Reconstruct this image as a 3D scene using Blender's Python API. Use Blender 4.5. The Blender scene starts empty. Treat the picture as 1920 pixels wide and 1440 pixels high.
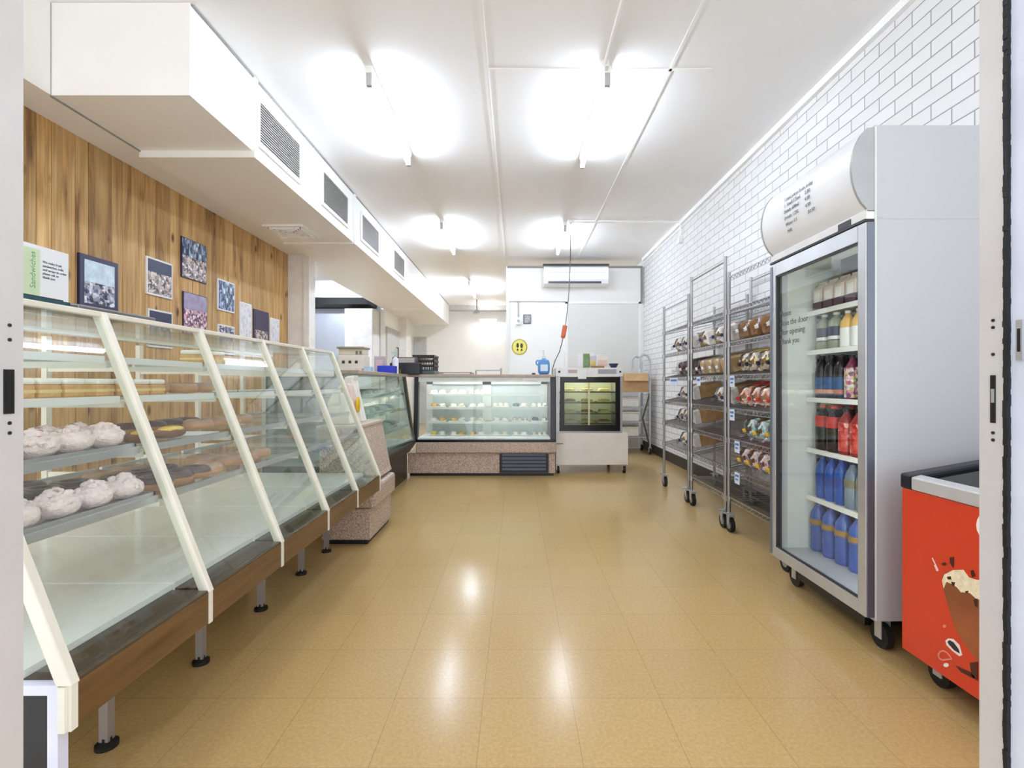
import bpy, bmesh, math, random
from mathutils import Vector, Matrix
random.seed(7)
S = bpy.context.scene
COL = S.collection
PI = math.pi

# ------------------------------------------------------------------ camera, world, exposure
cam_d = bpy.data.cameras.new('camera'); cam = bpy.data.objects.new('camera', cam_d); COL.objects.link(cam)
cam.location = (0, 0, 1.08); cam.rotation_euler = (PI/2, 0, 0)
cam_d.sensor_width = 36; cam_d.lens = 17.25; cam_d.clip_start = 0.05; cam_d.clip_end = 100
cam_d.shift_x = -8/1920; cam_d.shift_y = -1/1920
S.camera = cam
W = bpy.data.worlds.new('world'); S.world = W; W.use_nodes = True
bgn = W.node_tree.nodes['Background']; bgn.inputs[0].default_value = (0.93, 0.96, 1.0, 1); bgn.inputs[1].default_value = 1.15
S.view_settings.view_transform = 'Standard'; S.view_settings.look = 'None'
S.view_settings.gamma = 1; S.view_settings.use_curve_mapping = False
S.view_settings.exposure = 0.84
TUBE = 56.0          # emission of the fluorescent tubes
S.cycles.max_bounces = 14; S.cycles.diffuse_bounces = 10; S.cycles.transparent_max_bounces = 24
S.cycles.glossy_bounces = 4; S.cycles.use_denoising = True
S.cycles.sample_clamp_indirect = 10

# ------------------------------------------------------------------ materials
def lin(c):
    return tuple((v/255/12.92 if v/255 <= .04045 else ((v/255+.055)/1.055)**2.4) for v in c)
class NT:
    def __init__(s, name):
        s.m = bpy.data.materials.new(name); s.m.use_nodes = True; s.t = s.m.node_tree
        s.b = s.t.nodes['Principled BSDF']; s.out = s.t.nodes['Material Output']
    def n(s, typ, **kw):
        nd = s.t.nodes.new(typ)
        for k, v in kw.items(): setattr(nd, k, v)
        return nd
    def l(s, a, b): s.t.links.new(a, b)
MATS = {}
def mat(name, rgb, rough=.5, metal=0., var=.06, scale=9., emit=0., alpha=1., spec=.5, coat=0., bump=0.):
    if name in MATS: return MATS[name]
    N = NT(name); c = lin(rgb)
    tc = N.n('ShaderNodeTexCoord'); no = N.n('ShaderNodeTexNoise'); no.inputs['Scale'].default_value = scale
    no.inputs['Detail'].default_value = 4
    rp = N.n('ShaderNodeValToRGB')
    rp.color_ramp.elements[0].position = .3; rp.color_ramp.elements[1].position = .7
    rp.color_ramp.elements[0].color = (*[max(0, v*(1-var)) for v in c], 1)
    rp.color_ramp.elements[1].color = (*[min(1, v*(1+var)) for v in c], 1)
    N.l(tc.outputs['Object'], no.inputs['Vector']); N.l(no.outputs['Fac'], rp.inputs[0]); N.l(rp.outputs[0], N.b.inputs['Base Color'])
    N.b.inputs['Roughness'].default_value = rough; N.b.inputs['Metallic'].default_value = metal
    N.b.inputs['Specular IOR Level'].default_value = spec; N.b.inputs['Coat Weight'].default_value = coat
    N.b.inputs['Alpha'].default_value = alpha
    if emit:
        N.b.inputs['Emission Color'].default_value = (*c, 1); N.b.inputs['Emission Strength'].default_value = emit
    if bump:
        bp = N.n('ShaderNodeBump'); bp.inputs['Strength'].default_value = bump; bp.inputs['Distance'].default_value = .01
        N.l(no.outputs['Fac'], bp.inputs['Height']); N.l(bp.outputs[0], N.b.inputs['Normal'])
    MATS[name] = N.m; return N.m
def glass(name, tint=(235, 243, 238), rough=.02, refl=1.0):
    if name in MATS: return MATS[name]
    N = NT(name); N.t.nodes.remove(N.b)
    tr = N.n('ShaderNodeBsdfTransparent'); tr.inputs[0].default_value = (*lin(tint), 1)
    gl = N.n('ShaderNodeBsdfGlossy'); gl.inputs['Roughness'].default_value = rough
    lw = N.n('ShaderNodeLayerWeight'); lw.inputs[0].default_value = .5
    pw = N.n('ShaderNodeMath', operation='POWER'); pw.inputs[1].default_value = 5; N.l(lw.outputs['Facing'], pw.inputs[0])
    fr = N.n('ShaderNodeMath', operation='MULTIPLY_ADD'); fr.inputs[1].default_value = .9; fr.inputs[2].default_value = .045; N.l(pw.outputs[0], fr.inputs[0])
    mu = N.n('ShaderNodeMath', operation='MULTIPLY'); mu.inputs[1].default_value = refl
    mx = N.n('ShaderNodeMixShader')
    N.l(fr.outputs[0], mu.inputs[0]); N.l(mu.outputs[0], mx.inputs[0]); N.l(tr.outputs[0], mx.inputs[1]); N.l(gl.outputs[0], mx.inputs[2])
    N.l(mx.outputs[0], N.out.inputs[0]); MATS[name] = N.m; return N.m
def speckle(name, a, b, scale=260., rough=.45, c=None):
    if name in MATS: return MATS[name]
    N = NT(name); tc = N.n('ShaderNodeTexCoord'); no = N.n('ShaderNodeTexNoise'); no.inputs['Scale'].default_value = scale
    no.inputs['Detail'].default_value = 3
    rp = N.n('ShaderNodeValToRGB'); e = rp.color_ramp.elements
    e[0].position = .38; e[0].color = (*lin(a), 1); e[1].position = .62; e[1].color = (*lin(b), 1)
    if c: x = e.new(.5); x.color = (*lin(c), 1)
    N.l(tc.outputs['Object'], no.inputs[0]); N.l(no.outputs[0], rp.inputs[0]); N.l(rp.outputs[0], N.b.inputs['Base Color'])
    N.b.inputs['Roughness'].default_value = rough; MATS[name] = N.m; return N.m
def voro(name, cols, scale=30., rough=.35, stretch=(1, 1, 1)):
    if name in MATS: return MATS[name]
    N = NT(name); tc = N.n('ShaderNodeTexCoord'); mp = N.n('ShaderNodeMapping'); mp.inputs['Scale'].default_value = stretch
    vo = N.n('ShaderNodeTexVoronoi'); vo.inputs['Scale'].default_value = scale
    sp = N.n('ShaderNodeSeparateColor'); rp = N.n('ShaderNodeValToRGB'); e = rp.color_ramp.elements
    for i, c in enumerate(cols):
        p = i/(len(cols)-1)
        x = e[0] if i == 0 else (e[len(e)-1] if i == len(cols)-1 else e.new(p)); x.position = p; x.color = (*lin(c), 1)
    N.l(tc.outputs['Object'], mp.inputs[0]); N.l(mp.outputs[0], vo.inputs['Vector']); N.l(vo.outputs['Color'], sp.inputs[0])
    N.l(sp.outputs[0], rp.inputs[0]); N.l(rp.outputs[0], N.b.inputs['Base Color'])
    N.b.inputs['Roughness'].default_value = rough; MATS[name] = N.m; return N.m

WHITE = mat('white_paint', (248, 248, 247), .55, var=.015, scale=3)
CEIL = mat('ceiling_paint', (246, 246, 247), .7, var=.012, scale=1.5)
DUCT = mat('duct_paint', (247, 246, 244), .4, var=.015, scale=2)
CREAM = mat('cream_aluminium', (226, 222, 208), .35, var=.03, scale=20)
ALU = mat('brushed_aluminium', (196, 198, 202), .32, .6, var=.05)
ALUD = mat('blue_grey_aluminium', (122, 128, 142), .3, .6, var=.05)
CHROME = mat('chrome_wire', (176, 176, 180), .28, .85, var=.05)
STEEL = mat('stainless_steel', (198, 202, 210), .3, .7, var=.08, scale=3)
BLACK = mat('black_plastic', (22, 22, 25), .4, var=.2)
RUBBER = mat('black_rubber', (16, 16, 18), .6, var=.2)
DARK = mat('dark_metal', (52, 54, 60), .4, .3, var=.15)
FRIDGEW = mat('fridge_white', (186, 188, 193), .4, var=.01, scale=2)
FRIDGEI = mat('fridge_interior_white', (214, 220, 216), .45, var=.02)
PAPER = mat('white_paper', (238, 238, 240), .7, var=.01)
INK = mat('grey_ink', (96, 98, 106), .7, var=.1)
LAM = speckle('pink_grey_speckled_laminate', (152, 130, 116), (212, 194, 180), 120, .42, (184, 163, 149))
LAMD = speckle('brown_speckled_laminate', (92, 70, 56), (134, 110, 92), 130, .42)
GLASS = glass('clear_glass', (251, 253, 251))
GLASSG = glass('green_tinted_glass', (226, 238, 232))
SHELFG = glass('shelf_glass', (249, 252, 250), .05, .8)
PLASTIC = glass('clear_plastic_bag', (238, 238, 240), .18, 1.2)

def wood_mat():
    N = NT('knotty_pine_boards')
    at = N.n('ShaderNodeAttribute', attribute_name='board')
    tc = N.n('ShaderNodeTexCoord'); mp = N.n('ShaderNodeMapping'); mp.inputs['Scale'].default_value = (1, 9, .9)
    ad = N.n('ShaderNodeVectorMath', operation='ADD'); sc = N.n('ShaderNodeVectorMath', operation='SCALE'); sc.inputs['Scale'].default_value = 37
    N.l(at.outputs['Color'], sc.inputs[0]); N.l(tc.outputs['Object'], mp.inputs[0]); N.l(mp.outputs[0], ad.inputs[0]); N.l(sc.outputs[0], ad.inputs[1])
    n1 = N.n('ShaderNodeTexNoise'); n1.inputs['Scale'].default_value = 1.6; n1.inputs['Detail'].default_value = 5; n1.inputs['Distortion'].default_value = .6
    N.l(ad.outputs[0], n1.inputs['Vector'])
    mp2 = N.n('ShaderNodeMapping'); mp2.inputs['Scale'].default_value = (1, 60, 1.6)
    ad2 = N.n('ShaderNodeVectorMath', operation='ADD'); N.l(tc.outputs['Object'], mp2.inputs[0]); N.l(mp2.outputs[0], ad2.inputs[0]); N.l(sc.outputs[0], ad2.inputs[1])
    n2 = N.n('ShaderNodeTexNoise'); n2.inputs['Scale'].default_value = 1.3; n2.inputs['Detail'].default_value = 3; N.l(ad2.outputs[0], n2.inputs['Vector'])
    r1 = N.n('ShaderNodeValToRGB'); e = r1.color_ramp.elements
    e[0].position = .28; e[0].color = (*lin((138, 96, 50)), 1); e[1].position = .68; e[1].color = (*lin((222, 184, 124)), 1)
    x = e.new(.45); x.color = (*lin((202, 158, 98)), 1)
    N.l(n1.outputs[0], r1.inputs[0])
    r2 = N.n('ShaderNodeValToRGB'); e = r2.color_ramp.elements
    e[0].position = .35; e[0].color = (.68, .66, .62, 1); e[1].position = .6; e[1].color = (1, 1, 1, 1)
    N.l(n2.outputs[0], r2.inputs[0])
    # knots
    mpk = N.n('ShaderNodeMapping'); mpk.inputs['Scale'].default_value = (1, 7, 3.2)
    adk = N.n('ShaderNodeVectorMath', operation='ADD'); N.l(tc.outputs['Object'], mpk.inputs[0]); N.l(mpk.outputs[0], adk.inputs[0]); N.l(sc.outputs[0], adk.inputs[1])
    vk = N.n('ShaderNodeTexVoronoi'); vk.inputs['Scale'].default_value = 1.0; N.l(adk.outputs[0], vk.inputs['Vector'])
    rk = N.n('ShaderNodeValToRGB'); e = rk.color_ramp.elements
    e[0].position = .07; e[0].color = (.22, .13, .07, 1); e[1].position = .17; e[1].color = (1, 1, 1, 1)
    N.l(vk.outputs['Distance'], rk.inputs[0])
    m1 = N.n('ShaderNodeMix', data_type='RGBA', blend_type='MULTIPLY'); m1.inputs[0].default_value = .8
    N.l(r1.outputs[0], m1.inputs[6]); N.l(r2.outputs[0], m1.inputs[7])
    m2 = N.n('ShaderNodeMix', data_type='RGBA', blend_type='MULTIPLY'); m2.inputs[0].default_value = 1
    N.l(m1.outputs[2], m2.inputs[6]); N.l(rk.outputs[0], m2.inputs[7])
    sx = N.n('ShaderNodeSeparateColor'); N.l(at.outputs['Color'], sx.inputs[0])
    mr = N.n('ShaderNodeMapRange'); mr.inputs[3].default_value = .72; mr.inputs[4].default_value = 1.12; N.l(sx.outputs[0], mr.inputs[0])
    m3 = N.n('ShaderNodeVectorMath', operation='SCALE'); N.l(m2.outputs[2], m3.inputs[0]); N.l(mr.outputs[0], m3.inputs['Scale'])
    N.l(m3.outputs[0], N.b.inputs['Base Color']); N.b.inputs['Roughness'].default_value = .55
    return N.m
def brick_mat():
    N = NT('white_painted_brick'); tc = N.n('ShaderNodeTexCoord'); sp = N.n('ShaderNodeSeparateXYZ'); cb = N.n('ShaderNodeCombineXYZ')
    N.l(tc.outputs['Object'], sp.inputs[0]); N.l(sp.outputs[1], cb.inputs[0]); N.l(sp.outputs[2], cb.inputs[1])
    br = N.n('ShaderNodeTexBrick'); N.l(cb.outputs[0], br.inputs['Vector'])
    br.inputs['Scale'].default_value = 1; br.inputs['Brick Width'].default_value = .24; br.inputs['Row Height'].default_value = .081
    br.inputs['Mortar Size'].default_value = .0038; br.inputs['Mortar Smooth'].default_value = .4
    br.inputs['Color1'].default_value = (*lin((228, 228, 227)), 1); br.inputs['Color2'].default_value = (*lin((235, 235, 235)), 1)
    br.inputs['Mortar'].default_value = (*lin((152, 152, 156)), 1)
    bp = N.n('ShaderNodeBump'); bp.inputs['Strength'].default_value = .5; bp.inputs['Distance'].default_value = .006; bp.invert = True
    N.l(br.outputs['Fac'], bp.inputs['Height']); N.l(bp.outputs[0], N.b.inputs['Normal'])
    N.l(br.outputs['Color'], N.b.inputs['Base Color']); N.b.inputs['Roughness'].default_value = .45
    return N.m
def floor_mat():
    N = NT('beige_vinyl_tiles'); tc = N.n('ShaderNodeTexCoord'); mp = N.n('ShaderNodeMapping')
    mp.inputs['Location'].default_value = (.113+.303*20, -1.684+.306*20, 0); N.l(tc.outputs['Object'], mp.inputs[0])
    br = N.n('ShaderNodeTexBrick', offset=0.0, squash=1.0); N.l(mp.outputs[0], br.inputs['Vector'])
    br.inputs['Scale'].default_value = 1; br.inputs['Brick Width'].default_value = .303; br.inputs['Row Height'].default_value = .306
    br.inputs['Mortar Size'].default_value = .0011; br.inputs['Mortar Smooth'].default_value = .5
    br.inputs['Color1'].default_value = (.96, .96, .96, 1); br.inputs['Color2'].default_value = (1, 1, 1, 1)
    br.inputs['Mortar'].default_value = (.6, .58, .54, 1)
    n1 = N.n('ShaderNodeTexNoise'); n1.inputs['Scale'].default_value = 90; n1.inputs['Detail'].default_value = 5
    n2 = N.n('ShaderNodeTexNoise'); n2.inputs['Scale'].default_value = 2.5; n2.inputs['Detail'].default_value = 2
    N.l(tc.outputs['Object'], n1.inputs[0]); N.l(tc.outputs['Object'], n2.inputs[0])
    rp = N.n('ShaderNodeValToRGB'); e = rp.color_ramp.elements
    e[0].position = .35; e[0].color = (*lin((182, 152, 100)), 1); e[1].position = .68; e[1].color = (*lin((194, 165, 112)), 1)
    N.l(n1.outputs[0], rp.inputs[0])
    mx = N.n('ShaderNodeMix', data_type='RGBA', blend_type='MULTIPLY'); mx.inputs[0].default_value = 1
    N.l(rp.outputs[0], mx.inputs[6]); N.l(br.outputs['Color'], mx.inputs[7]); N.l(mx.outputs[2], N.b.inputs['Base Color'])
    rr = N.n('ShaderNodeMapRange'); rr.inputs[3].default_value = .15; rr.inputs[4].default_value = .22; N.l(n2.outputs[0], rr.inputs[0])
    N.l(rr.outputs[0], N.b.inputs['Roughness']); N.b.inputs['Specular IOR Level'].default_value = .33
    return N.m
def lamwood():
    N = NT('brown_wood_laminate'); tc = N.n('ShaderNodeTexCoord'); mp = N.n('ShaderNodeMapping'); mp.inputs['Scale'].default_value = (22, 1.5, 22)
    no = N.n('ShaderNodeTexNoise'); no.inputs['Scale'].default_value = 2; no.inputs['Detail'].default_value = 4
    rp = N.n('ShaderNodeValToRGB'); e = rp.color_ramp.elements
    e[0].position = .3; e[0].color = (*lin((84, 58, 30)), 1); e[1].position = .7; e[1].color = (*lin((112, 82, 46)), 1)
    N.l(tc.outputs['Object'], mp.inputs[0]); N.l(mp.outputs[0], no.inputs[0]); N.l(no.outputs[0], rp.inputs[0]); N.l(rp.outputs[0], N.b.inputs['Base Color'])
    N.b.inputs['Roughness'].default_value = .3; return N.m
PINE = wood_mat(); BRICK = brick_mat(); FLOOR = floor_mat(); LWOOD = lamwood()

# ------------------------------------------------------------------ mesh builder
ORG = {}
def frame_of(d):
    d = d.normalized(); u = Vector((0, 0, 1)) if abs(d.z) < .95 else Vector((1, 0, 0))
    a = d.cross(u).normalized(); return a, a.cross(d).normalized()
class MB:
    def __init__(s): s.v = []; s.f = []; s.mi = []; s.fa = []
    def add(s, vs, fs, m=0, at=None):
        b = len(s.v); s.v += [tuple(p) for p in vs]; s.f += [tuple(i+b for i in f) for f in fs]; s.mi += [m]*len(fs); s.fa += [at]*len(fs); return s
    def box(s, x0, x1, y0, y1, z0, z1, m=0, at=None):
        vs = [(x, y, z) for z in (z0, z1) for y in (y0, y1) for x in (x0, x1)]
        return s.add(vs, [(0, 2, 3, 1), (4, 5, 7, 6), (0, 1, 5, 4), (2, 6, 7, 3), (0, 4, 6, 2), (1, 3, 7, 5)], m, at)
    def bar(s, p, q, w, h=None, m=0):
        p = Vector(p); q = Vector(q); h = h or w; a, b = frame_of(q-p); vs = []
        for c in (p, q):
            for i, j in ((-1, -1), (1, -1), (1, 1), (-1, 1)): vs.append(c+a*i*w/2+b*j*h/2)
        return s.add(vs, [(0, 1, 2, 3), (7, 6, 5, 4), (0, 4, 5, 1), (1, 5, 6, 2), (2, 6, 7, 3), (3, 7, 4, 0)], m)
    def cyl(s, p, q, r, n=12, r2=None, m=0):
        p = Vector(p); q = Vector(q); r2 = r if r2 is None else r2; a, b = frame_of(q-p); vs = []
        for c, rr in ((p, r), (q, r2)):
            for i in range(n): t = 2*PI*i/n; vs.append(c+a*math.cos(t)*rr+b*math.sin(t)*rr)
        fs = [(i, (i+1) % n, n+(i+1) % n, n+i) for i in range(n)]+[tuple(range(n-1, -1, -1)), tuple(range(n, 2*n))]
        return s.add(vs, fs, m)
    def tube(s, pts, r, n=8, m=0):
        for a, b in zip(pts, pts[1:]): s.cyl(a, b, r, n, m=m)
        return s
    def lathe(s, prof, c=(0, 0, 0), n=16, m=0, axis='z'):
        vs = []; c = Vector(c)
        for r, h in prof:
            for i in range(n):
                t = 2*PI*i/n; x, y = r*math.cos(t), r*math.sin(t)
                vs.append(c+(Vector((x, y, h)) if axis == 'z' else Vector((x, h, y)) if axis == 'y' else Vector((h, x, y))))
        fs = []
        for k in range(len(prof)-1):
            for i in range(n): fs.append((k*n+i, k*n+(i+1) % n, (k+1)*n+(i+1) % n, (k+1)*n+i))
        fs.append(tuple(range(n-1, -1, -1))); fs.append(tuple(range((len(prof)-1)*n, len(prof)*n)))
        return s.add(vs, fs, m)
    def prism(s, poly, axis, a, b, m=0):
        n = len(poly); vs = []
        for h in (a, b):
            for u, w in poly: vs.append((h, u, w) if axis == 'x' else (u, h, w) if axis == 'y' else (u, w, h))
        fs = [(i, (i+1) % n, n+(i+1) % n, n+i) for i in range(n)]+[tuple(range(n-1, -1, -1)), tuple(range(n, 2*n))]
        return s.add(vs, fs, m)
    def blob(s, c, r, nu=14, nv=9, jit=0., pw=1., m=0, seed=0):
        rn = random.Random(seed+int(abs(c[0]*991+c[1]*317)*10)); c = Vector(c); vs = []
        sg = lambda v: math.copysign(abs(v)**pw, v)
        for j in range(1, nv):
            ph = PI*j/nv
            for i in range(nu):
                t = 2*PI*i/nu; k = 1+rn.uniform(-jit, jit)
                vs.append(c+Vector((r[0]*sg(math.sin(ph))*sg(math.cos(t)), r[1]*sg(math.sin(ph))*sg(math.sin(t)), r[2]*sg(math.cos(ph))))*k)
        t0 = len(vs); vs += [c+Vector((0, 0, r[2])), c-Vector((0, 0, r[2]))]
        fs = []
        for j in range(nv-2):
            for i in range(nu): fs.append((j*nu+i, j*nu+(i+1) % nu, (j+1)*nu+(i+1) % nu, (j+1)*nu+i))
        for i in range(nu): fs.append((t0, (i+1) % nu, i)); fs.append((t0+1, (nv-2)*nu+i, (nv-2)*nu+(i+1) % nu))
        return s.add(vs, fs, m)
    def torus(s, c, R, r, nu=20, nv=8, h=1., m=0):
        vs = []; c = Vector(c)
        for i in range(nu):
            t = 2*PI*i/nu
            for j in range(nv):
                q = 2*PI*j/nv; vs.append(c+Vector(((R+r*math.cos(q))*math.cos(t), (R+r*math.cos(q))*math.sin(t), r*h*math.sin(q))))
        return s.add(vs, [(i*nv+j, ((i+1) % nu)*nv+j, ((i+1) % nu)*nv+(j+1) % nv, i*nv+(j+1) % nv) for i in range(nu) for j in range(nv)], m)
    def xf(s, M):
        s.v = [tuple(M @ Vector(p)) for p in s.v]; return s
    def build(s, name, mats, parent=None, origin=None, smooth=False, bevel=0., sub=0):
        if not isinstance(mats, (list, tuple)): mats = [mats]
        if parent is not None: o0 = ORG[parent.name]
        elif origin is not None: o0 = Vector(origin)
        else:
            xs, ys, zs = zip(*s.v); o0 = Vector(((min(xs)+max(xs))/2, (min(ys)+max(ys))/2, min(zs)))
        me = bpy.data.meshes.new(name); me.from_pydata([tuple(Vector(p)-o0) for p in s.v], [], s.f)
        for m in mats: me.materials.append(m)
        for p, i in zip(me.polygons, s.mi): p.material_index = i; p.use_smooth = smooth
        bm = bmesh.new(); bm.from_mesh(me); bmesh.ops.recalc_face_normals(bm, faces=bm.faces); bm.to_mesh(me); bm.free()
        if smooth:
            try: me.set_sharp_from_angle(angle=math.radians(42))
            except Exception: pass
        if any(a is not None for a in s.fa):
            at = me.attributes.new('board', 'FLOAT_COLOR', 'CORNER')
            for p, a in zip(me.polygons, s.fa):
                for li in p.loop_indices: at.data[li].color = a or (0, 0, 0, 1)
        o = bpy.data.objects.new(name, me); COL.objects.link(o)
        if parent is not None: o.parent = parent
        else: o.location = o0
        ORG[o.name] = o0
        if bevel:
            b = o.modifiers.new('bevel', 'BEVEL'); b.width = bevel; b.segments = 2; b.limit_method = 'ANGLE'
        if sub:
            b = o.modifiers.new('sub', 'SUBSURF'); b.levels = sub; b.render_levels = sub
        return o
def thing(name, loc, label, cat, group=None, rz=0):
    o = bpy.data.objects.new(name, None); COL.objects.link(o); o.location = loc; o.rotation_euler.z = rz; o.empty_display_size = .05
    ORG[o.name] = Vector(loc); return tag(o, label, cat, group)
def tag(o, label, cat, group=None):
    if label: o['label'] = label
    if cat: o['category'] = cat
    if group: o['group'] = group
    return o
def struct(name, mb, m, parent=None, label=None, **k):
    o = mb.build(name, m, parent, origin=None if parent else (0, 0, 0), **k)
    o['kind'] = 'structure'
    if label: o['label'] = label
    return o
def bb(*a): return MB().box(*a)
def copy_tree(o, parent=None):
    c = o.copy(); COL.objects.link(c); c.parent = parent
    for ch in list(o.children): copy_tree(ch, c)
    return c
PROTO = {}
def place(key, builder, loc, label, group, rz=0, rx=0, ry=0, s=1.):
    """the first call builds the thing (with its parts), every later one copies thing and parts"""
    if key not in PROTO: PROTO[key] = o = builder()
    else: o = copy_tree(PROTO[key])
    o.location = loc; o.rotation_euler = (rx, ry, rz); o.scale = (s, s, s)
    o['label'] = label; o['group'] = group
    return o
ORDN = ['first', 'second', 'third', 'fourth', 'fifth', 'sixth', 'seventh', 'eighth', 'ninth', 'tenth', 'eleventh', 'twelfth']
def text(s, name, body, size, loc, rot, m, parent, ax='LEFT', ex=.0006):
    c = bpy.data.curves.new(name, 'FONT'); c.body = body; c.size = size; c.align_x = ax; c.extrude = ex; c.resolution_u = 2; c.space_line = 1.15
    t = bpy.data.objects.new(name, c); COL.objects.link(t); bpy.context.view_layer.update()
    me = bpy.data.meshes.new_from_object(t.evaluated_get(bpy.context.evaluated_depsgraph_get()))
    bpy.data.objects.remove(t); me.materials.clear(); me.materials.append(m)
    M = Matrix.Translation(Vector(loc)-ORG[parent.name]) @ rot
    me.transform(M); o = bpy.data.objects.new(name, me); COL.objects.link(o); o.parent = parent; ORG[o.name] = ORG[parent.name]
    return o
# text facing +X (on the left wall): reads along +Y ; facing -X (right side): reads along -Y
RX_P = Matrix(((0, 0, 1, 0), (1, 0, 0, 0), (0, 1, 0, 0), (0, 0, 0, 1)))
RX_N = Matrix(((0, 0, -1, 0), (-1, 0, 0, 0), (0, 1, 0, 0), (0, 0, 0, 1)))
RY_N = Matrix(((1, 0, 0, 0), (0, 0, -1, 0), (0, 1, 0, 0), (0, 0, 0, 1)))

H = 3.17; XR = 2.13; XL = -2.8; YB = 8.2; YE = 13.4
# ------------------------------------------------------------------ the room
struct('floor', bb(-5.6, XR+.1, .72, YE+.1, -.1, 0), FLOOR)
struct('floor_bounce_pavement', bb(-9, 9, -9, .718, -.12, -.012), mat('bounce_pale_paving', (238, 236, 232), .8, var=.05, scale=4), label='unseen pavement outside the shop door, added pale to bounce light indoors')  # unseen ground, added pale to bounce light up to the ceiling
cl = bb(-5.6, XR+.1, .86, YE+.1, H, H+.1)
co = struct('ceiling', cl, CEIL)
struct('trim_1', bb(-.205, -.185, .86, 8.6, H-.006, H), WHITE)
struct('trim_2', bb(1.015, 1.035, .86, 8.2, H-.006, H), WHITE)
struct('trim_3', bb(-.185, 1.3, 3.25, 3.275, H-.006, H), WHITE)
struct('wall_right', bb(XR, XR+.1, .86, YE, 0, H), BRICK)
struct('trim_4', bb(XR-.035, XR, .9, YB, H-.05, H), WHITE)
struct('baseboard_right', bb(XR-.018, XR, .9, YB, 0, .13), BLACK)
# boarded left wall
wl = MB(); wl.box(XL-.12, XL-.012, .86, 6.02, 0, H, at=(0, 0, 0, 1))
y = .86; k = 0
ws = [.18, .11, .21, .11, .16, .1, .17, .09]
y = 2.818-13*.14
while y < 6.0:
    w = ws[k % 8]+random.uniform(-.015, .015); k += 1; y2 = min(y+w, 6.02); r = random.random()
    wl.prism([(XL-.012, y+.001), (XL-.004, y+.002), (XL, y+.006), (XL, y2-.006), (XL-.004, y2-.002), (XL-.012, y2-.001)], 'z', 0, 2.7)
    for i in range(8): wl.fa[-1-i] = (r, random.Random(k).random(), k*.173 % 1, 1)
    y = y2
struct('wall_left', wl, PINE)
# beam, column, kitchen and back rooms
struct('trim_5', bb(XL-.02, -2.55, .86, YE, 2.66, H), DUCT)
struct('trim_6', MB().box(XL-.1, -2.55, 6.021, 6.22, 0, 2.659).box(-2.6, -2.53, 5.99, 6.03, 0, 2.66), mat('column_paint', (238, 235, 231), .5))
struct('wall_kitchen', bb(-5.6, XL-.1, 10.5, 10.6, 0, H), WHITE)
struct('wall_kitchen_left', bb(-5.7, -5.6, 5.9, 10.6, 0, H), WHITE)
struct('wall_kitchen_front', bb(-5.6, XL-.12, 5.9, 6.02, 0, H), WHITE)
struct('wall_passage', bb(XL-.1, XL-.001, 10.46, YE, 0, 2.66), WHITE)
d = struct('door_1', bb(XL, XL+.04, 10.5, 11.6, 0, 2.3), mat('door_grey_paint', (190, 188, 184), .5))
struct('door_handle', MB().tube([(XL+.04, 11.3, 1.0), (XL+.08, 11.3, 1.0), (XL+.08, 11.3, 1.9), (XL+.04, 11.3, 1.9)], .012), DARK, d)
struct('trim_7', bb(XL, -2.62, 11.7, 12.2, 0, 2.66), mat('column_paint', (226, 222, 216), .5))
struct('wall_back', bb(XL, XR, YE, YE+.1, 0, H), WHITE)
struct('trim_8', bb(XL+.01, -2.45, YE-.05, YE, 0, 2.35), mat('grey_panel', (196, 197, 198), .5))
struct('trim_9', bb(-1.79, -.17, YE-.3, YE, 3.05, H), mat('shade_grey_beam', (205, 205, 205), .5))
# partition with the air conditioner
struct('wall_partition', MB().box(-.17, XR, YB, YB+.12, 0, 3.03), WHITE)
struct('trim_10', MB().box(-.16, 2.09, YB-.03, YB, 2.45, 3.0).box(-.165, -.12, YB-.035, YB, 0, 3.03), mat('partition_panel', (236, 236, 234), .5, var=.006))
struct('trim_shadow_line', MB().box(-.15, 2.1, YB-.04, YB, 3.0, 3.035).box(2.07, 2.1, YB-.04, YB, 2.42, 3.0), mat('grey_shadow_line', (136, 136, 134), .5))  # grey strips drawing the shadow lines above and beside the panel
struct('trim_gap_shade', bb(.45, 1.55, YB-.005, YB+.09, 3.035, 3.08), mat('dark_grey_gap_shade', (72, 72, 70), .6))  # dark strip coloured as the shade above the air conditioner
dd = struct('door_2', MB().box(.86, 2.04, YB-.02, YB, 0, 2.41), mat('sliding_door_grey', (224, 224, 220), .45, var=.006))
struct('door_frame', MB().box(.82, .86, YB-.028, YB, 0, 2.44).box(2.04, 2.08, YB-.028, YB, 0, 2.44).box(.82, 2.08, YB-.028, YB, 2.41, 2.45), WHITE, dd)
# shopfront door jambs beside the camera
JAMB = mat('grey_white_aluminium_jamb', (206, 203, 202), .42, .15, var=.03)
dj = struct('door_3', MB().box(-.93, -.87, .80, .866, 0, 2.4), JAMB)
struct('strike_plate', MB().box(-.8705, -.868, .832, .849, 1.028, 1.104), BLACK, dj)
for zz in (1.18, 1.155, 1.012, .995): struct('screw', MB().cyl((-.871, .842, zz), (-.8685, .842, zz), .0032, 10), DARK, dj)
dj = struct('door_4', MB().box(.87, .93, .872, .922, 0, 2.4), JAMB)
struct('strike_plate', MB().box(.868, .8705, .890, .899, 1.008, 1.095), BLACK, dj)
struct('keeper', MB().box(.8675, .8685, .891, .897, 1.045, 1.07), ALU, dj)
for zz in (1.195, 1.182, 1.133, .99, .977): struct('screw', MB().cyl((.868, .8945, zz), (.8705, .8945, zz), .003, 10), DARK, dj)
br = MB()
rn = random.Random(3)
for i in range(240):
    z0 = i*.01; br.box(.8655+rn.uniform(-.0012, .001), .885, .8655-rn.uniform(0, .0012), .8722+rn.uniform(0, .001), z0, z0+.0102)
struct('brush_strip', br, RUBBER, dj)
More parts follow.
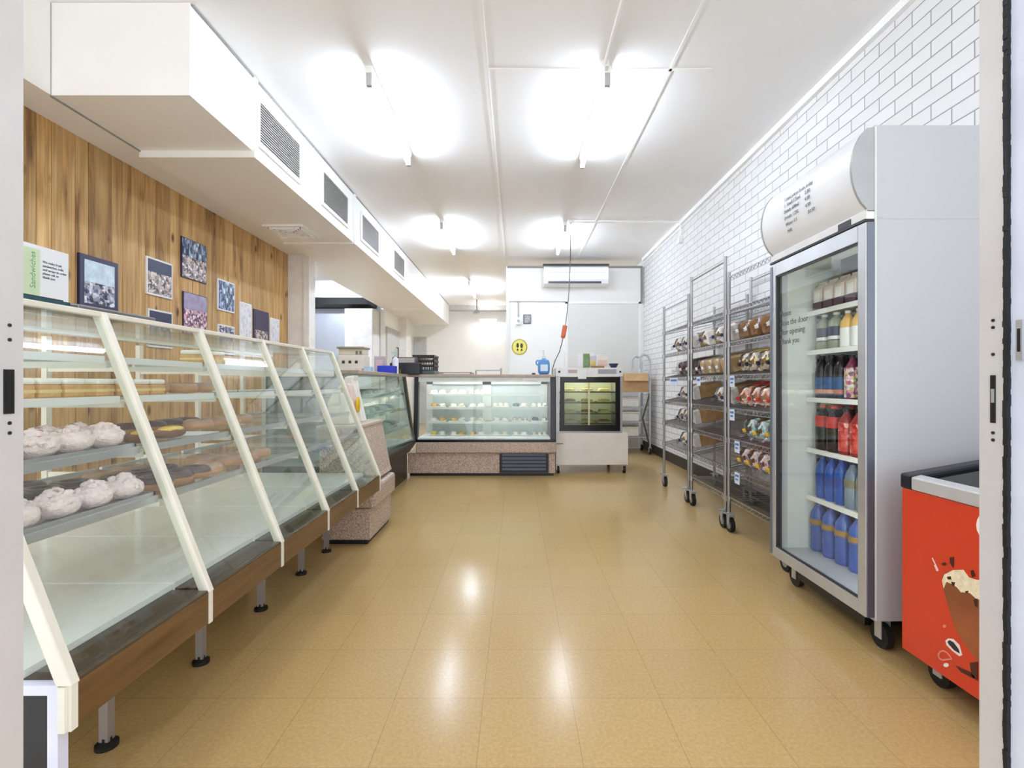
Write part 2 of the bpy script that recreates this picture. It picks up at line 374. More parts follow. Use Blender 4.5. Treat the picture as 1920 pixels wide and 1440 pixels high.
dk = struct('door_5', MB().box(.872, .95, .78, .8655, 0, 2.4), mat('pale_blue_white_door', (206, 212, 228), .4))
struct('latch', MB().box(.868, .873, .842, .853, 1.12, 1.19), ALU, dk)
struct('latch_slot', MB().box(.8672, .869, .845, .850, 1.135, 1.175), BLACK, dk)

# ------------------------------------------------------------------ air duct
du = thing('air_duct', (-2.17, 7.9, 2.63), 'long boxed white air duct under the ceiling on the left', 'air duct')
p1 = MB().box(-2.55, -1.79, 2.69, 3.34, 2.66, H-.002); p1.build('duct_section', DUCT, du)
for a, b, z0 in ((3.36, 5.39, 2.63), (5.43, 10.18, 2.63), (10.22, 13.05, 2.64)): MB().box(-2.55, -1.79, a, b, z0, H-.002).build('duct_section', DUCT, du)
for yy in (3.33, 5.39, 10.18):
    MB().box(-2.56, -1.775, yy, yy+.045, 2.615, H-.003).build('duct_flange', DUCT, du)
MB().box(-1.80, -1.782, 2.7, 13.0, H-.012, H-.003).build('seam_shadow_strip', mat('seam_shadow_grey', (150, 150, 148), .6), du)
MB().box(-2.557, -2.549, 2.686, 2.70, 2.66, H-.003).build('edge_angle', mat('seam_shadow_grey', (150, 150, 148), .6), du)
MB().box(-2.556, -2.548, 2.69, 13.0, 2.652, 2.661).build('seam_shadow_strip', mat('seam_shadow_grey', (150, 150, 148), .6), du)  # grey strip drawing the shadow line between duct and beam
GR = mat('vent_grille_grey', (150, 148, 142), .45, .2)
for i, (a, b) in enumerate(((3.40, 4.02), (4.52, 5.17), (5.66, 6.33), (7.13, 7.78))):
    v = thing('wall_vent', (-1.79, (a+b)/2, 2.74), '%s grey slatted air vent from the camera on the white duct side' % ORDN[i], 'air vent', 'supply air vents on the duct')
    t = .028
    MB().box(-1.789, -1.772, a-t, b+t, 2.72, 2.75).box(-1.789, -1.772, a-t, b+t, 3.03, 3.06).box(-1.789, -1.772, a-t, a, 2.75, 3.03).box(-1.789, -1.772, b, b+t, 2.75, 3.03).build('vent_frame', DUCT, v)
    MB().box(-1.79, -1.787, a, b, 2.75, 3.03).build('vent_backing', mat('vent_dark', (58, 56, 54), .7), v)
    sl = MB()
    for j in range(15): z0 = 2.758+j*.0185; sl.bar((-1.78, a, z0), (-1.78, b, z0), .010, .0085)
    n = int((b-a)/.022)
    for j in range(n): yy = a+(j+.5)*(b-a)/n; sl.box(-1.785, -1.779, yy-.0018, yy+.0018, 2.75, 3.03)
    sl.build('slats', GR, v)
v = thing('ceiling_diffuser', (-2.27, 5.0, 2.612), 'square white diffuser under the duct between first two vents', 'air vent')
MB().box(-2.48, -2.08, 4.78, 5.18, 2.612, 2.63).build('diffuser_frame', DUCT, v)
mm = MB()
for i in range(4): q = .16-.04*i; mm.box(-2.28-q, -2.28+q, 4.98-q, 4.98-q+.008, 2.6, 2.613).box(-2.28-q, -2.28+q, 4.98+q-.008, 4.98+q, 2.6, 2.613).box(-2.28-q, -2.28-q+.008, 4.98-q, 4.98+q, 2.6, 2.613).box(-2.28+q-.008, -2.28+q, 4.98-q, 4.98+q, 2.6, 2.613)
mm.build('louvres', WHITE, v)

# ------------------------------------------------------------------ lamps
TUBEM = mat('lit_fluorescent_tube', (224, 238, 255), .5, var=0, emit=TUBE)
TUBEF = mat('lit_far_tube', (226, 239, 255), .5, var=0, emit=TUBE*2.2)
lamps = [(-.97, 3.22, 4.43, 'near left'), (.60, 3.22, 4.48, 'near right'), (-.95, 6.22, 7.5, 'middle left'), (.63, 6.32, 7.5, 'middle right'), (-.95, 9.85, 11.3, 'far left back room')]
for (x, a, b, w) in lamps:
    L = thing('fluorescent_lamp', (x, (a+b)/2, H-.1), {'near left': 'lit fluorescent batten over the cake display case, nearest the camera', 'near right': 'lit fluorescent batten nearest the camera at the end of the ceiling conduit', 'middle left': 'lit fluorescent batten beside the second and third duct vents', 'middle right': 'lit fluorescent batten with the hanging power cord beside it', 'far left back room': 'farthest lit fluorescent batten, beyond the partition edge'}[w], 'ceiling lamp', 'fluorescent ceiling lamps')
    MB().box(x-.025, x+.025, a, b, H-.05, H-.001).build('lamp_housing', WHITE, L, bevel=.006)
    MB().box(x-.018, x+.018, a, a+.03, H-.132, H-.05).build('end_cap', mat('lamp_cap_grey', (190, 190, 190), .5), L)
    MB().box(x-.018, x+.018, b-.03, b, H-.132, H-.05).build('end_cap', mat('lamp_cap_grey', (190, 190, 190), .5), L)
    MB().cyl((x, a+.03, H-.112), (x, b-.03, H-.112), .017, 16).build('tube', TUBEF if a > 9 else TUBEM, L, smooth=True)
# back-room and kitchen lamps
L = thing('pendant_lamp', (-.93, 12.2, 2.75), 'small pendant lamp hanging in the white room behind the partition', 'ceiling lamp')
MB().cyl((-.98, 12.2, H), (-.98, 12.2, 2.93), .01).build('rod', DARK, L)
MB().lathe([(.015, 2.93), (.09, 2.85), (.1, 2.83)], (-.98, 12.2, 0)).build('lamp_shade', mat('lamp_shade_grey', (150, 150, 150), .5), L, smooth=True)
L = thing('wall_lamp', (-.7, 12.8, 2.72), 'short lit tube lamp under the far beam in the back room', 'wall lamp')
MB().box(-.98, -.5, 13.0, 13.1, 2.72, 2.79).build('lamp_housing', WHITE, L)
MB().cyl((-.95, 12.95, 2.71), (-.53, 12.95, 2.71), .018).build('tube', mat('lit_tube_soft', (255, 255, 250), .5, var=0, emit=40), L)
MB().box(-.98, -.95, 12.93, 13.0, 2.7, 2.76).box(-.53, -.5, 12.93, 13.0, 2.7, 2.76).build('lamp_holder', WHITE, L)
L = thing('kitchen_lamp', (-4.0, 8.0, H-.1), 'lit tube lamp on the kitchen ceiling behind the column', 'ceiling lamp')
MB().box(-4.7, -3.3, 7.96, 8.04, H-.05, H).build('lamp_housing', WHITE, L)
MB().cyl((-4.65, 8.0, H-.07), (-3.35, 8.0, H-.07), .02).build('tube', TUBEF, L)
# conduits
def tagd(o, l, c, g=None): return tag(o, l, c, g)
tagd(MB().cyl((.575, .9, H-.018), (.575, 3.2, H-.018), .012).box(.55, .6, 3.17, 3.22, H-.04, H).build('conduit', WHITE), 'white conduit along the ceiling from the front to the nearest lamp', 'pipe')
tagd(MB().tube([(.66, 6.3, H-.018), (XR-.02, 6.3, H-.018), (XR-.02, 6.3, 2.95)], .011).box(XR-.05, XR, 6.27, 6.33, 2.88, 2.96).build('conduit', WHITE), 'white conduit across the ceiling from the middle lamp to brick wall', 'pipe')
c = thing('power_cord', (.62, 6.2, 1.7), 'long hanging power cord with orange connector above the hot food cabinet', 'cord')
pts = [(.70, 6.3, H-.03), (.695, 6.3, 2.7), (.68, 6.3, 2.3), (.655, 6.3, 2.0), (.625, 6.3, 1.80)]
MB().tube(pts, .0055).build('cable', mat('grey_cable', (120, 118, 116), .5), c, smooth=True)
MB().cyl((.627, 6.3, 1.82), (.60, 6.29, 1.68), .03, 14).cyl((.60, 6.29, 1.68), (.597, 6.29, 1.66), .024, 14).build('orange_connector', mat('orange_plastic', (214, 104, 62), .4), c, smooth=True)
MB().tube([(.6, 6.29, 1.68), (.585, 6.28, 1.6), (.55, 6.27, 1.48), (.49, 6.25, 1.36), (.455, 6.22, 1.25), (.452, 6.2, 1.0)], .0055).build('cable', mat('dark_cable', (70, 68, 66), .5), c, smooth=True)
MB().lathe([(.045, H), (.045, H-.03), (.02, H-.04)], (.70, 6.3, 0), 14).build('ceiling_rose', WHITE, c, smooth=True)

# ------------------------------------------------------------------ partition wall fittings
ac = thing('air_conditioner', (.99, YB-.14, 2.67), 'white wall air conditioner with dark outlet slot on the partition', 'air conditioner')
z0, z1 = 2.675, 2.985
MB().prism([(YB-.03, z1), (YB-.2, z1), (YB-.235, z1-.03), (YB-.24, z0+.1), (YB-.21, z0+.03), (YB-.12, z0), (YB-.03, z0)], 'x', .45, 1.5).build('body', mat('aircon_white', (246, 246, 247), .3, var=.01), ac, bevel=.006)
MB().bar((.52, YB-.226, z0+.05), (1.38, YB-.226, z0+.05), .02, .028).build('outlet_slot', mat('outlet_dark_grey', (64, 66, 74), .5), ac)
MB().bar((.5, YB-.243, z1-.1), (1.45, YB-.243, z1-.1), .003, .003).build('panel_seam', mat('seam_grey', (190, 190, 192), .5), ac)
sg = thing('floor_distance_sticker', (.054, YB, 1.55), 'round yellow sign with two black footprints on the white partition', 'sign')
cx, cz = .054, 1.69
MB().cyl((cx, YB-.0, cz), (cx, YB-.004, cz), .135, 40).build('disc', mat('yellow_vinyl', (232, 222, 120), .5), sg)
mm = MB()
for i in range(40):
    a = 2*PI*i/40; b = 2*PI*(i+1)/40
    mm.bar((cx+.122*math.cos(a), YB-.005, cz+.122*math.sin(a)), (cx+.122*math.cos(b), YB-.005, cz+.122*math.sin(b)), .004, .008)
mm.build('ring', mat('olive_ink', (128, 122, 58), .5), sg)
for sx, dz in ((-1, 0), (1, -.005)):
    fx = cx+sx*.033+.002
    f = MB().blob((fx, YB-.005, cz+.025+dz), (.021, .003, .042), 14, 8).blob((fx, YB-.005, cz-.045+dz), (.016, .003, .018), 12, 6)
    f.build('footprint', mat('dark_olive', (62, 58, 24), .5), sg, smooth=True)
sw = thing('wall_isolator', (.02, YB, 2.05), 'small white isolator box under a vertical conduit on the partition', 'switch')
MB().box(-.005, .075, YB-.05, YB, 2.06, 2.18).build('body', WHITE, sw, bevel=.005)
MB().cyl((.035, YB-.05, 2.12), (.035, YB-.065, 2.12), .02, 12).build('knob', mat('switch_grey', (170, 170, 170), .5), sw)
MB().cyl((.035, YB-.015, 2.18), (.035, YB-.015, 2.45), .012).build('conduit', mat('conduit_grey', (178, 178, 176), .5), sw)
o = MB().box(.12, .245, YB-.018, YB, 2.08, 2.23).box(.13, .235, YB-.021, YB-.018, 2.09, 2.22, 1).build('notice', [DARK, voro('grey_notice_print', [(150, 150, 152), (186, 186, 188), (120, 120, 124)], 60)], bevel=0)
tag(o, 'small square grey framed notice right of the isolator box', 'notice')
for (x0, x1, za, zb, lb) in ((.80, .98, 1.36, 1.6, 'white paper sheet on the partition left of the packets'), (1.02, 1.3, 1.35, 1.58, 'wide white paper sheet on the grey door behind packets')):
    o = MB().box(x0, x1, YB-.036, YB-.021, za, zb).build('paper_sheet', PAPER); o.location.y = YB-.03 if x0 > .85 else YB-.012; tag(o, lb, 'paper')

# ------------------------------------------------------------------ pictures on the boarded wall
P1 = voro('food_print_navy_white', [(18, 22, 48), (60, 74, 110), (228, 232, 240), (150, 160, 186), (40, 44, 74), (208, 190, 196)], 52)
P2 = voro('food_print_dark_pastries', [(34, 30, 50), (96, 80, 92), (226, 214, 206), (180, 160, 150), (60, 56, 80), (240, 232, 226)], 52)
P3 = voro('food_print_pink', [(38, 30, 56), (232, 170, 184), (70, 54, 84), (250, 226, 228), (120, 80, 110), (40, 34, 60)], 52)
P4 = voro('food_print_blue', [(22, 30, 60), (48, 70, 118), (170, 196, 224), (30, 36, 70), (90, 120, 164), (236, 242, 250)], 60, stretch=(1, 1, .4))
P5 = voro('menu_print_pale', [(242, 242, 242), (236, 236, 240), (198, 196, 216), (244, 244, 240), (226, 218, 230)], 40, stretch=(1, 2, 1))
DKB = mat('dark_blue_card', (42, 42, 74), .4); BORD = mat('pale_photo_border', (226, 224, 224), .5)
def picture(y0, y1, z0, z1, m, border, label, cat='picture', t=.012, bw=.014, name='photo_print', second=None):
    r = thing(name, (XL, (y0+y1)/2, z0), label, cat)
    MB().box(XL, XL+t, y0, y1, z0, z1).build('backing', border, r)
    if second:
        zm = z0+(z1-z0)*second[1]
        MB().box(XL+t, XL+t+.002, y0+bw, y1-bw, z0+bw, zm).build('print', m, r)
        MB().box(XL+t, XL+t+.002, y0+bw, y1-bw, zm, z1-bw).build('print', second[0], r)
    else: MB().box(XL+t, XL+t+.002, y0+bw, y1-bw, z0+bw, z1-bw).build('print', m, r)
    return r
sk = mat('dark_blue_backdrop', (36, 40, 76), .4)
r = picture(2.70, 3.055, 1.48, 1.885, PAPER, PAPER, 'white menu sheet with green Sandwiches strip at left end of wall', 'sign', name='menu_sheet')
MB().box(XL+.0145, XL+.016, 2.70, 2.868, 1.48, 1.86).build('green_strip', mat('pale_green_strip', (206, 222, 184), .6), r)
ROT = RX_P @ Matrix.Rotation(PI/2, 4, 'Z')
text(None, 'green_writing', 'Sandwiches', .046, (XL+.0165, 2.84, 1.63), ROT, mat('leaf_green_ink', (120, 172, 112), .6), r)
text(None, 'writing', 'We make fresh\nsandwiches, rolls\nand wraps to order\nplease ask us\nthank you', .0195, (XL+.0155, 2.885, 1.79), RX_P, INK, r)
picture(3.126, 3.426, 1.57, 1.915, P1, DKB, 'dark-framed photo of shop counter food, largest and leftmost framed picture', 'picture', t=.02, bw=.032, second=(mat('pale_blue_scene', (196, 214, 226), .4, var=.25, scale=18), .5), name='framed_picture')
picture(3.70, 3.98, 1.759, 2.045, P2, BORD, 'white-bordered photo of pastries stacked against blue, right of framed picture', second=(sk, .62))
picture(3.717, 3.98, 1.36, 1.652, P4, BORD, 'blue photo half hidden by the display case, below the stacked pastries photo', second=(sk, .66))
picture(4.089, 4.418, 1.973, 2.31, P2, DKB, 'highest dark photo on the boards, heap of small breads', second=(P4, .55), bw=.006)
picture(4.11, 4.426, 1.50, 1.855, P3, DKB, 'dark photo with pink flowers directly below the highest photo', second=(mat('lilac_print', (150, 140, 170), .4, var=.3, scale=14), .6), bw=.006)
picture(4.584, 4.86, 1.772, 2.065, P4, BORD, 'narrow blue striped photo right of the highest photo')
picture(4.59, 4.86, 1.36, 1.64, P4, BORD, 'small blue photo half hidden below the narrow striped photo', second=(P1, .7))
picture(4.954, 5.173, 1.48, 1.91, P5, PAPER, 'white printed menu sheet left of the dark purple poster', 'menu', name='menu_sheet')
picture(5.215, 5.53, 1.44, 1.875, P2, mat('dark_purple_card', (66, 58, 86), .5), 'dark purple poster with pale pastries between two white sheets', 'poster', bw=.03, second=(mat('dark_purple_card', (66, 58, 86), .5), .5), name='poster')
picture(5.564, 5.776, 1.44, 1.83, P5, PAPER, 'rightmost white sheet on the boards, beside the column', 'menu', name='menu_sheet')

# ------------------------------------------------------------------ cake display case
YS = [.988, 1.43, 1.87, 2.33, 2.76, 3.21]
def gx(z): return -.90-(z-.48)*(.31/.80)          # the slanted glass front
case = thing('cake_display_case', (-1.35, 2.1, 0), 'long cake display case with slanted glass front and cream posts', 'display case')
for i, yy in enumerate(YS):
    w = .022
    o = MB().prism([(gx(.475)+.012, .475), (gx(1.285)+.012, 1.285), (gx(1.285)-.02, 1.285), (gx(.475)-.02, .475)], 'y', yy-w/2, yy+w/2)
    o.build('post', CREAM, case, bevel=.003)
    MB().box(-.905, -.889, yy-.008, yy+.008, .384, .478).build('fascia_joint', CREAM, case)
    MB().box(-1.8, -1.78, yy-.011, yy+.011, .5, 1.26).build('back_post', CREAM, case)
for i in range(5):
    a, b = YS[i]+.011, YS[i+1]-.011
    g = MB(); t = .005
    g.prism([(gx(.482), .482), (gx(1.262), 1.262), (gx(1.262)-t, 1.262), (gx(.482)-t, .482)], 'y', a, b)
    g.build('glass_pane', GLASS, case)
    MB().box(-.905, -.892, a-.003, b+.003, .386, .474).build('fascia_panel', LWOOD, case)
    MB().box(-1.0, -.892, a-.003, b+.003, .474, .481).build('front_ledge', mat('dark_brown_ledge', (70, 58, 46), .22), case)
    MB().box(-1.8, -1.0, a-.006, b+.006, .46, .497).build('deck', mat('white_deck_laminate', (242, 245, 242), .18, var=.02), case)
MB().box(-1.0, -.9, YS[0], YS[-1], .44, .472).build('front_rail', mat('dark_brown_ledge', (70, 58, 46), .22), case)
# top board, light strip
MB().prism([(-1.205, 1.262), (-1.205, 1.285), (-1.62, 1.285), (-1.62, 1.262)], 'y', YS[0]-.011, YS[-1]+.011).build('top_glass', SHELFG, case)
MB().box(-1.222, -1.200, YS[0]-.011, YS[-1]+.011, 1.272, 1.288).build('top_rail', CREAM, case, bevel=.003)
MB().box(-1.64, -1.60, YS[0]-.011, YS[-1]+.011, 1.255, 1.29).build('top_rail', CREAM, case)
SHW = mat('white_shelf_edge', (226, 230, 228), .3, var=.02)
for (z, d) in ((1.155, .28), (1.04, .42), (.895, .52), (.755, .56)):
    for i in range(5):
        a, b = YS[i]+.014, YS[i+1]-.014
        x1 = gx(z)-.03
        s_ = MB().box(x1-d, x1, a, b, z-.007, z).build('shelf', SHELFG if z < 1.0 else SHELFG, case)
        MB().box(x1-.006, x1+.004, a, b, z-.016, z+.004).box(x1-d-.004, x1-d+.006, a, b, z-.016, z+.004).build('shelf_edge', SHW if z > 1 else ALU, s_)
for i, yy in enumerate(YS):
    mm = MB()
    for (z, d) in ((1.155, .28), (1.04, .42), (.895, .52), (.755, .56)):
        mm.box(-1.79, gx(z)-.03, yy-.006, yy+.006, z-.03, z-.012)
    mm.build('shelf_bracket', CREAM, case)
for yy in (1.46, 1.896, 2.343, 2.78, 3.15):
    lg = MB().box(-1.232, -1.205, yy-.013, yy+.013, .02, .46).build('leg', mat('leg_steel_grey', (168, 162, 158), .4, .5), case)
    MB().lathe([(.03, 0), (.03, .012), (.014, .02), (.014, .03)], (-1.218, yy, 0), 14).build('foot', BLACK, lg, smooth=True)
    l2 = MB().box(-1.76, -1.73, yy-.013, yy+.013, 0, .46).build('leg', mat('leg_steel_grey', (168, 162, 158), .4, .5), case)
MB().box(-1.80, -1.785, YS[0], YS[-1], .01, .46).build('rear_light_block', mat('dark_light_block', (46, 38, 32), .6), case)  # added panel blocking light from behind, so the floor under the case darkens
# end frame facing the camera
fr = MB().box(-.934, -.913, .977, 1.0, .03, .458).box(-1.4, -.913, .977, 1.0, .458, .478).box(-1.4, -.934, .977, 1.0, .20, .23)
fr.build('end_frame', mat('pale_lilac_white_frame', (214, 216, 234), .45), case)
MB().box(-1.4, -.934, .985, .99, .23, .458).build('end_panel', BLACK, case)
MB().box(-.912, -.897, .974, .99, .384, .474).build('end_trim', CREAM, case)
MB().prism([(gx(.5)-.02, .5), (gx(1.25)-.02, 1.25), (-1.78, 1.25), (-1.78, .5)], 'y', .986, .990).build('end_glass', GLASS, case)
MB().prism([(gx(.5)-.02, .5), (gx(1.25)-.02, 1.25), (-1.78, 1.25), (-1.78, .5)], 'y', 3.208, 3.212).build('end_glass', GLASS, case)

# pastries
def cream_cake():
    mc = MB(); rn = random.Random(5)
    mc.blob((0, 0, .03), (.045, .05, .03), 16, 8, .05)
    for i in range(34):
        a = rn.uniform(0, 6.28); q = rn.uniform(0, .042); mc.blob((q*math.cos(a), q*math.sin(a), .028+.032*(1-(q/.046)**2)+rn.uniform(0, .006)), (.0105, .0105, .009), 7, 5, .2, seed=i)
    o = mc.build('cream_bun', mat('pale_pink_cream', (240, 222, 220), .7, var=.1, scale=80, bump=.8), origin=(0, 0, 0), smooth=True); o['category'] = 'pastry'
    MB().blob((.012, .01, .066), (.007, .007, .005), 8, 5).build('crumb', mat('dusky_rose_crumb', (180, 140, 136), .7), o); return o
def doughnut_a():
    o = MB().torus((0, 0, .02), .034, .02, 22, 10, .9).build('chocolate_doughnut', mat('doughnut_crust', (176, 128, 82), .6, var=.15, scale=40), origin=(0, 0, 0), smooth=True); o['category'] = 'doughnut'
    MB().torus((0, 0, .026), .034, .0195, 22, 10, .85).build('icing', mat('chocolate_icing', (96, 74, 68), .3, var=.2, scale=30), o, smooth=True); return o
def doughnut_b():
    o = MB().torus((0, 0, .02), .034, .02, 22, 10, .9).build('glazed_doughnut', mat('golden_crust', (200, 148, 98), .6, var=.15, scale=40), origin=(0, 0, 0), smooth=True); o['category'] = 'doughnut'
    MB().torus((0, 0, .0255), .034, .0192, 22, 10, .85).build('icing', mat('tan_icing', (186, 150, 122), .3, var=.15, scale=30), o, smooth=True); return o
def slice_w():
    o = MB().box(-.045, .045, -.03, .03, 0, .035).build('iced_slice', mat('golden_puff_pastry', (216, 170, 110), .7, var=.2, scale=50), origin=(0, 0, 0), bevel=.004); o['category'] = 'cake slice'
    MB().box(-.046, .046, -.031, .031, .035, .052).build('icing', mat('white_icing', (248, 244, 236), .4), o, bevel=.006)
    MB().box(-.0455, .0455, -.0305, .0305, .014, .022).build('custard_layer', mat('custard', (236, 214, 150), .5), o); return o
def eclair():
    o = MB().blob((0, 0, .018), (.028, .062, .018), 14, 9, .02, .8).build('custard_finger_bun', mat('dark_bun_crust', (128, 84, 40), .6, var=.2, scale=40), origin=(0, 0, 0), smooth=True); o['category'] = 'pastry'
    MB().blob((.004, 0, .026), (.022, .05, .014), 14, 8, .06, .8).build('yellow_filling', mat('yellow_custard', (232, 198, 70), .4, var=.1), o, smooth=True); return o
ZS = {.755: 'lower', .895: 'middle', 1.04: 'upper', 1.155: 'top'}
rn = random.Random(11)
TR = mat('silver_tray', (200, 202, 204), .3, .7)
def tray(x0, x1, y0, y1, z, label):
    r = MB().box(x0, x1, y0, y1, z+.001, z+.004).box(x0, x0+.006, y0, y1, z+.004, z+.014).box(x1-.006, x1, y0, y1, z+.004, z+.014).box(x0, x1, y0, y0+.006, z+.004, z+.014).box(x0, x1, y1-.006, y1, z+.004, z+.014).build('pastry_tray', TR)
    return tag(r, label, 'tray')
for z, bn in ((.895, 'middle'), (.755, 'lower')):
    tray(gx(z)-.19, gx(z)-.035, 1.01, 1.415, z, 'silver tray of pink cream buns on the %s shelf of first bay' % bn)
    for i in range(4):
        place('cream', cream_cake, (gx(z)-.085, 1.065+i*.098, z+.005), '%s pink cream bun from the camera, front row, %s shelf' % (ORDN[i], bn), 'pink cream buns in the first bay', rz=rn.uniform(0, 6))
        if z > .8: place('cream', cream_cake, (gx(z)-.15, 1.07+i*.096, z+.005), '%s pink cream bun from the camera, back row, %s shelf' % (ORDN[i], bn), 'pink cream buns in the first bay', rz=rn.uniform(0, 6))
# doughnuts: (x, y, z, kind)
for i in range(5): place('da', doughnut_a, (-1.29, 1.06+i*.09, .757), '%s chocolate doughnut from the camera, row behind the lower cream buns' % ORDN[i], 'chocolate doughnuts on the lower shelf')
for i in range(4): place('da', doughnut_a, (-1.40, 1.12+i*.09, .757), '%s chocolate doughnut from the camera, hindmost row, lower shelf of first bay' % ORDN[i], 'chocolate doughnuts on the lower shelf')
for i in range(3): place('da', doughnut_a, (-1.10, 1.49+i*.09, .757), '%s chocolate doughnut from the camera, glass side, lower shelf of second bay' % ORDN[i], 'chocolate doughnuts on the lower shelf')
for i in range(3): place('da', doughnut_a, (-1.22, 1.50+i*.092, .757), '%s chocolate doughnut from the camera, middle of second bay lower shelf' % ORDN[i], 'chocolate doughnuts on the lower shelf')
for i in range(2): place('db', doughnut_b, (-1.33, 1.58+i*.1, .757), '%s tan doughnut from the camera, rear of second bay lower shelf' % ORDN[i], 'glazed doughnuts')
for i in range(3): place('db', doughnut_b, (-1.13, 1.95+i*.095, .757), '%s tan doughnut from the camera, glass side, lower shelf of third bay' % ORDN[i], 'glazed doughnuts')
for i in range(2): place('db', doughnut_b, (-1.10, 1.74+i*.0, .757) if i == 0 else (-1.25, 1.95, .757), ('tan doughnut beside the second post, lower shelf of second bay', 'tan doughnut set back in the lower shelf of third bay')[i], 'glazed doughnuts')
place('ec', eclair, (-1.15, 1.50, .898), 'yellow custard finger bun behind the first post, middle shelf', 'custard finger buns', rz=.2)
place('ec', eclair, (-1.16, 1.64, .898), 'yellow custard finger bun beside the white card, middle shelf', 'custard finger buns', rz=-.1)
o = MB().box(-1.25, -1.12, 1.72, 1.85, .897, .9).build('price_card', PAPER); tag(o, 'white card lying on the middle shelf right of the custard buns', 'card')
for i in range(4): place('da', doughnut_a, (-1.36, 1.72+i*.1, .898), '%s chocolate doughnut from the camera, rear row, middle shelf' % ORDN[i], 'chocolate doughnuts on the middle shelf')
for i in range(4): place('db', doughnut_b, (-1.25, 1.93+i*.095, .898), '%s tan doughnut from the camera, middle shelf of third bay' % ORDN[i], 'glazed doughnuts on the middle shelf')
for i in range(7): place('sl', slice_w, (-1.24, 1.19+i*.07+(.03 if i > 2 else 0), 1.042), '%s white-iced custard slice from the camera on the upper shelf' % ORDN[i], 'white-iced custard slices')
for i in range(2): place('sl', slice_w, (-1.25, 1.92+i*.08, 1.157), '%s white-iced custard slice from the camera on the top shelf' % ORDN[i], 'custard slices on the top shelf')
for i in range(3): place('db', doughnut_b, (-1.28, 1.78+i*.1-(0.0), 1.042) if i else (-1.30, 1.75, 1.042), '%s tan doughnut from the camera on the upper shelf behind second post' % ORDN[i], 'glazed doughnuts on the upper shelf')
# things on the case top
o = MB().box(-1.40, -1.25, 1.20, 1.375, 1.287, 1.306).box(-1.39, -1.26, 1.21, 1.365, 1.306, 1.311, 1).build('folder', [mat('dark_teal_cover', (28, 74, 86), .5), DARK]); tag(o, 'dark teal folder lying on top of the cake case', 'folder')
o = MB().prism([(-1.235, 1.287), (-1.232, 1.304), (-1.40, 1.322), (-1.42, 1.287)], 'y', 1.385, 1.68).build('metal_tray', mat('grey_steel_lid', (130, 128, 130), .35, .5), bevel=.004); tag(o, 'long flat grey metal tray on top of the cake case', 'tray')

# ------------------------------------------------------------------ laminate cabinet at the end of the case
cb = thing('end_cabinet', (-1.1, 3.57, 0), 'speckled laminate cabinet with sloping front at far end of cake case', 'cabinet')
MB().box(-1.30, -.98, 3.28, 3.84, .035, .24).build('base', LAM, cb)
MB().box(-1.28, -1.0, 3.3, 3.84, 0, .035).build('plinth', BLACK, cb)
MB().box(-1.30, -.945, 3.28, 3.84, .24, .39).build('bumper', LAM, cb, bevel=.02)
MB().prism([(-1.30, .41), (-.975, .41), (-.985, .44), (-1.05, .78), (-1.30, .78)], 'y', 3.24, 3.84).build('sloped_front', LAM, cb)
MB().box(-1.30, -1.02, 3.24, 3.84, .39, .41).build('shadow_gap', BLACK, cb)
MB().box(-1.32, -1.04, 3.235, 3.845, .78, .80).build('top', mat('pale_laminate_edge', (196, 178, 160), .4), cb, bevel=.003)
for i in range(3):
    y0 = 3.32+i*.13
    b = thing('paper_bag', (-1.19, y0, .8), ['white paper bag nearest the camera on the speckled end cabinet', 'pink-tinted paper bag with yellow badge on the speckled end cabinet', 'pale paper bag against the deli case on the end cabinet'][i], 'paper bag', 'paper bags on the end cabinet')
    t = .95+.06*i
    MB().prism([(-1.29, .8), (-1.12, .8), (-1.15-.02*i, t+.03), (-1.18, t+.07), (-1.25, t+.06), (-1.28, t)], 'y', y0, y0+.11).build('bag', [mat('bag_cream', (236, 228, 206), .6, var=.08), mat('bag_pink', (226, 206, 196), .6, var=.08), mat('bag_white', (228, 228, 220), .6, var=.06)][i], b, bevel=.012)
    if i == 1: MB().blob((-1.13, y0+.055, .93), (.012, .04, .055), 12, 8, .1).build('yellow_badge', mat('yellow_print', (228, 186, 40), .5, var=.15), b)
# ------------------------------------------------------------------ deli case along the left
def trayset(nm, x, y, z, sx, sy, cols, label, group, h=.03):
    r = MB().box(x-sx/2, x+sx/2, y-sy/2, y+sy/2, z, z+.012).build(nm, mat('pale_tray', (222, 224, 222), .4), bevel=.003)
    tag(r, label, 'tray', group)
    for i, c in enumerate(cols):
        u0 = (i+.1)/len(cols); u1 = (i+.9)/len(cols)
        if sx > sy: MB().blob((x-sx/2+sx*(u0+u1)/2, y, z+.012+h*.4), (sx*(u1-u0)/2, sy*.4, h), 10, 7, .08, .7).build('food', c, r, smooth=True)
        else: MB().blob((x, y-sy/2+sy*(u0+u1)/2, z+.012+h*.4), (sx*.4, sy*(u1-u0)/2, h), 10, 7, .08, .7).build('food', c, r, smooth=True)
    return r
F_W = mat('wrapped_white_bread', (232, 228, 216), .5, var=.1, scale=30); F_G = mat('golden_pastry', (214, 172, 104), .55, var=.2, scale=30)
F_P = mat('pale_meringue', (238, 232, 226), .6); F_GN = mat('salad_green', (132, 158, 112), .6, var=.25, scale=40); F_B = mat('brown_crust', (160, 112, 66), .55, var=.2, scale=30)
F_DG = mat('slate_tub', (96, 122, 128), .4); F_Y = mat('egg_yellow', (226, 204, 116), .5, var=.15, scale=30); F_S = mat('pale_sandwich', (222, 216, 196), .6, var=.12, scale=40)
dl = thing('deli_case', (-1.6, 4.75, 0), 'tall glass deli case with dark base along the left, beyond the end cabinet', 'display case')
MB().box(-2.0, -1.25, 3.86, 5.62, 0, .30).build('kick_base', mat('dark_brown_kick', (40, 30, 24), .35), dl)
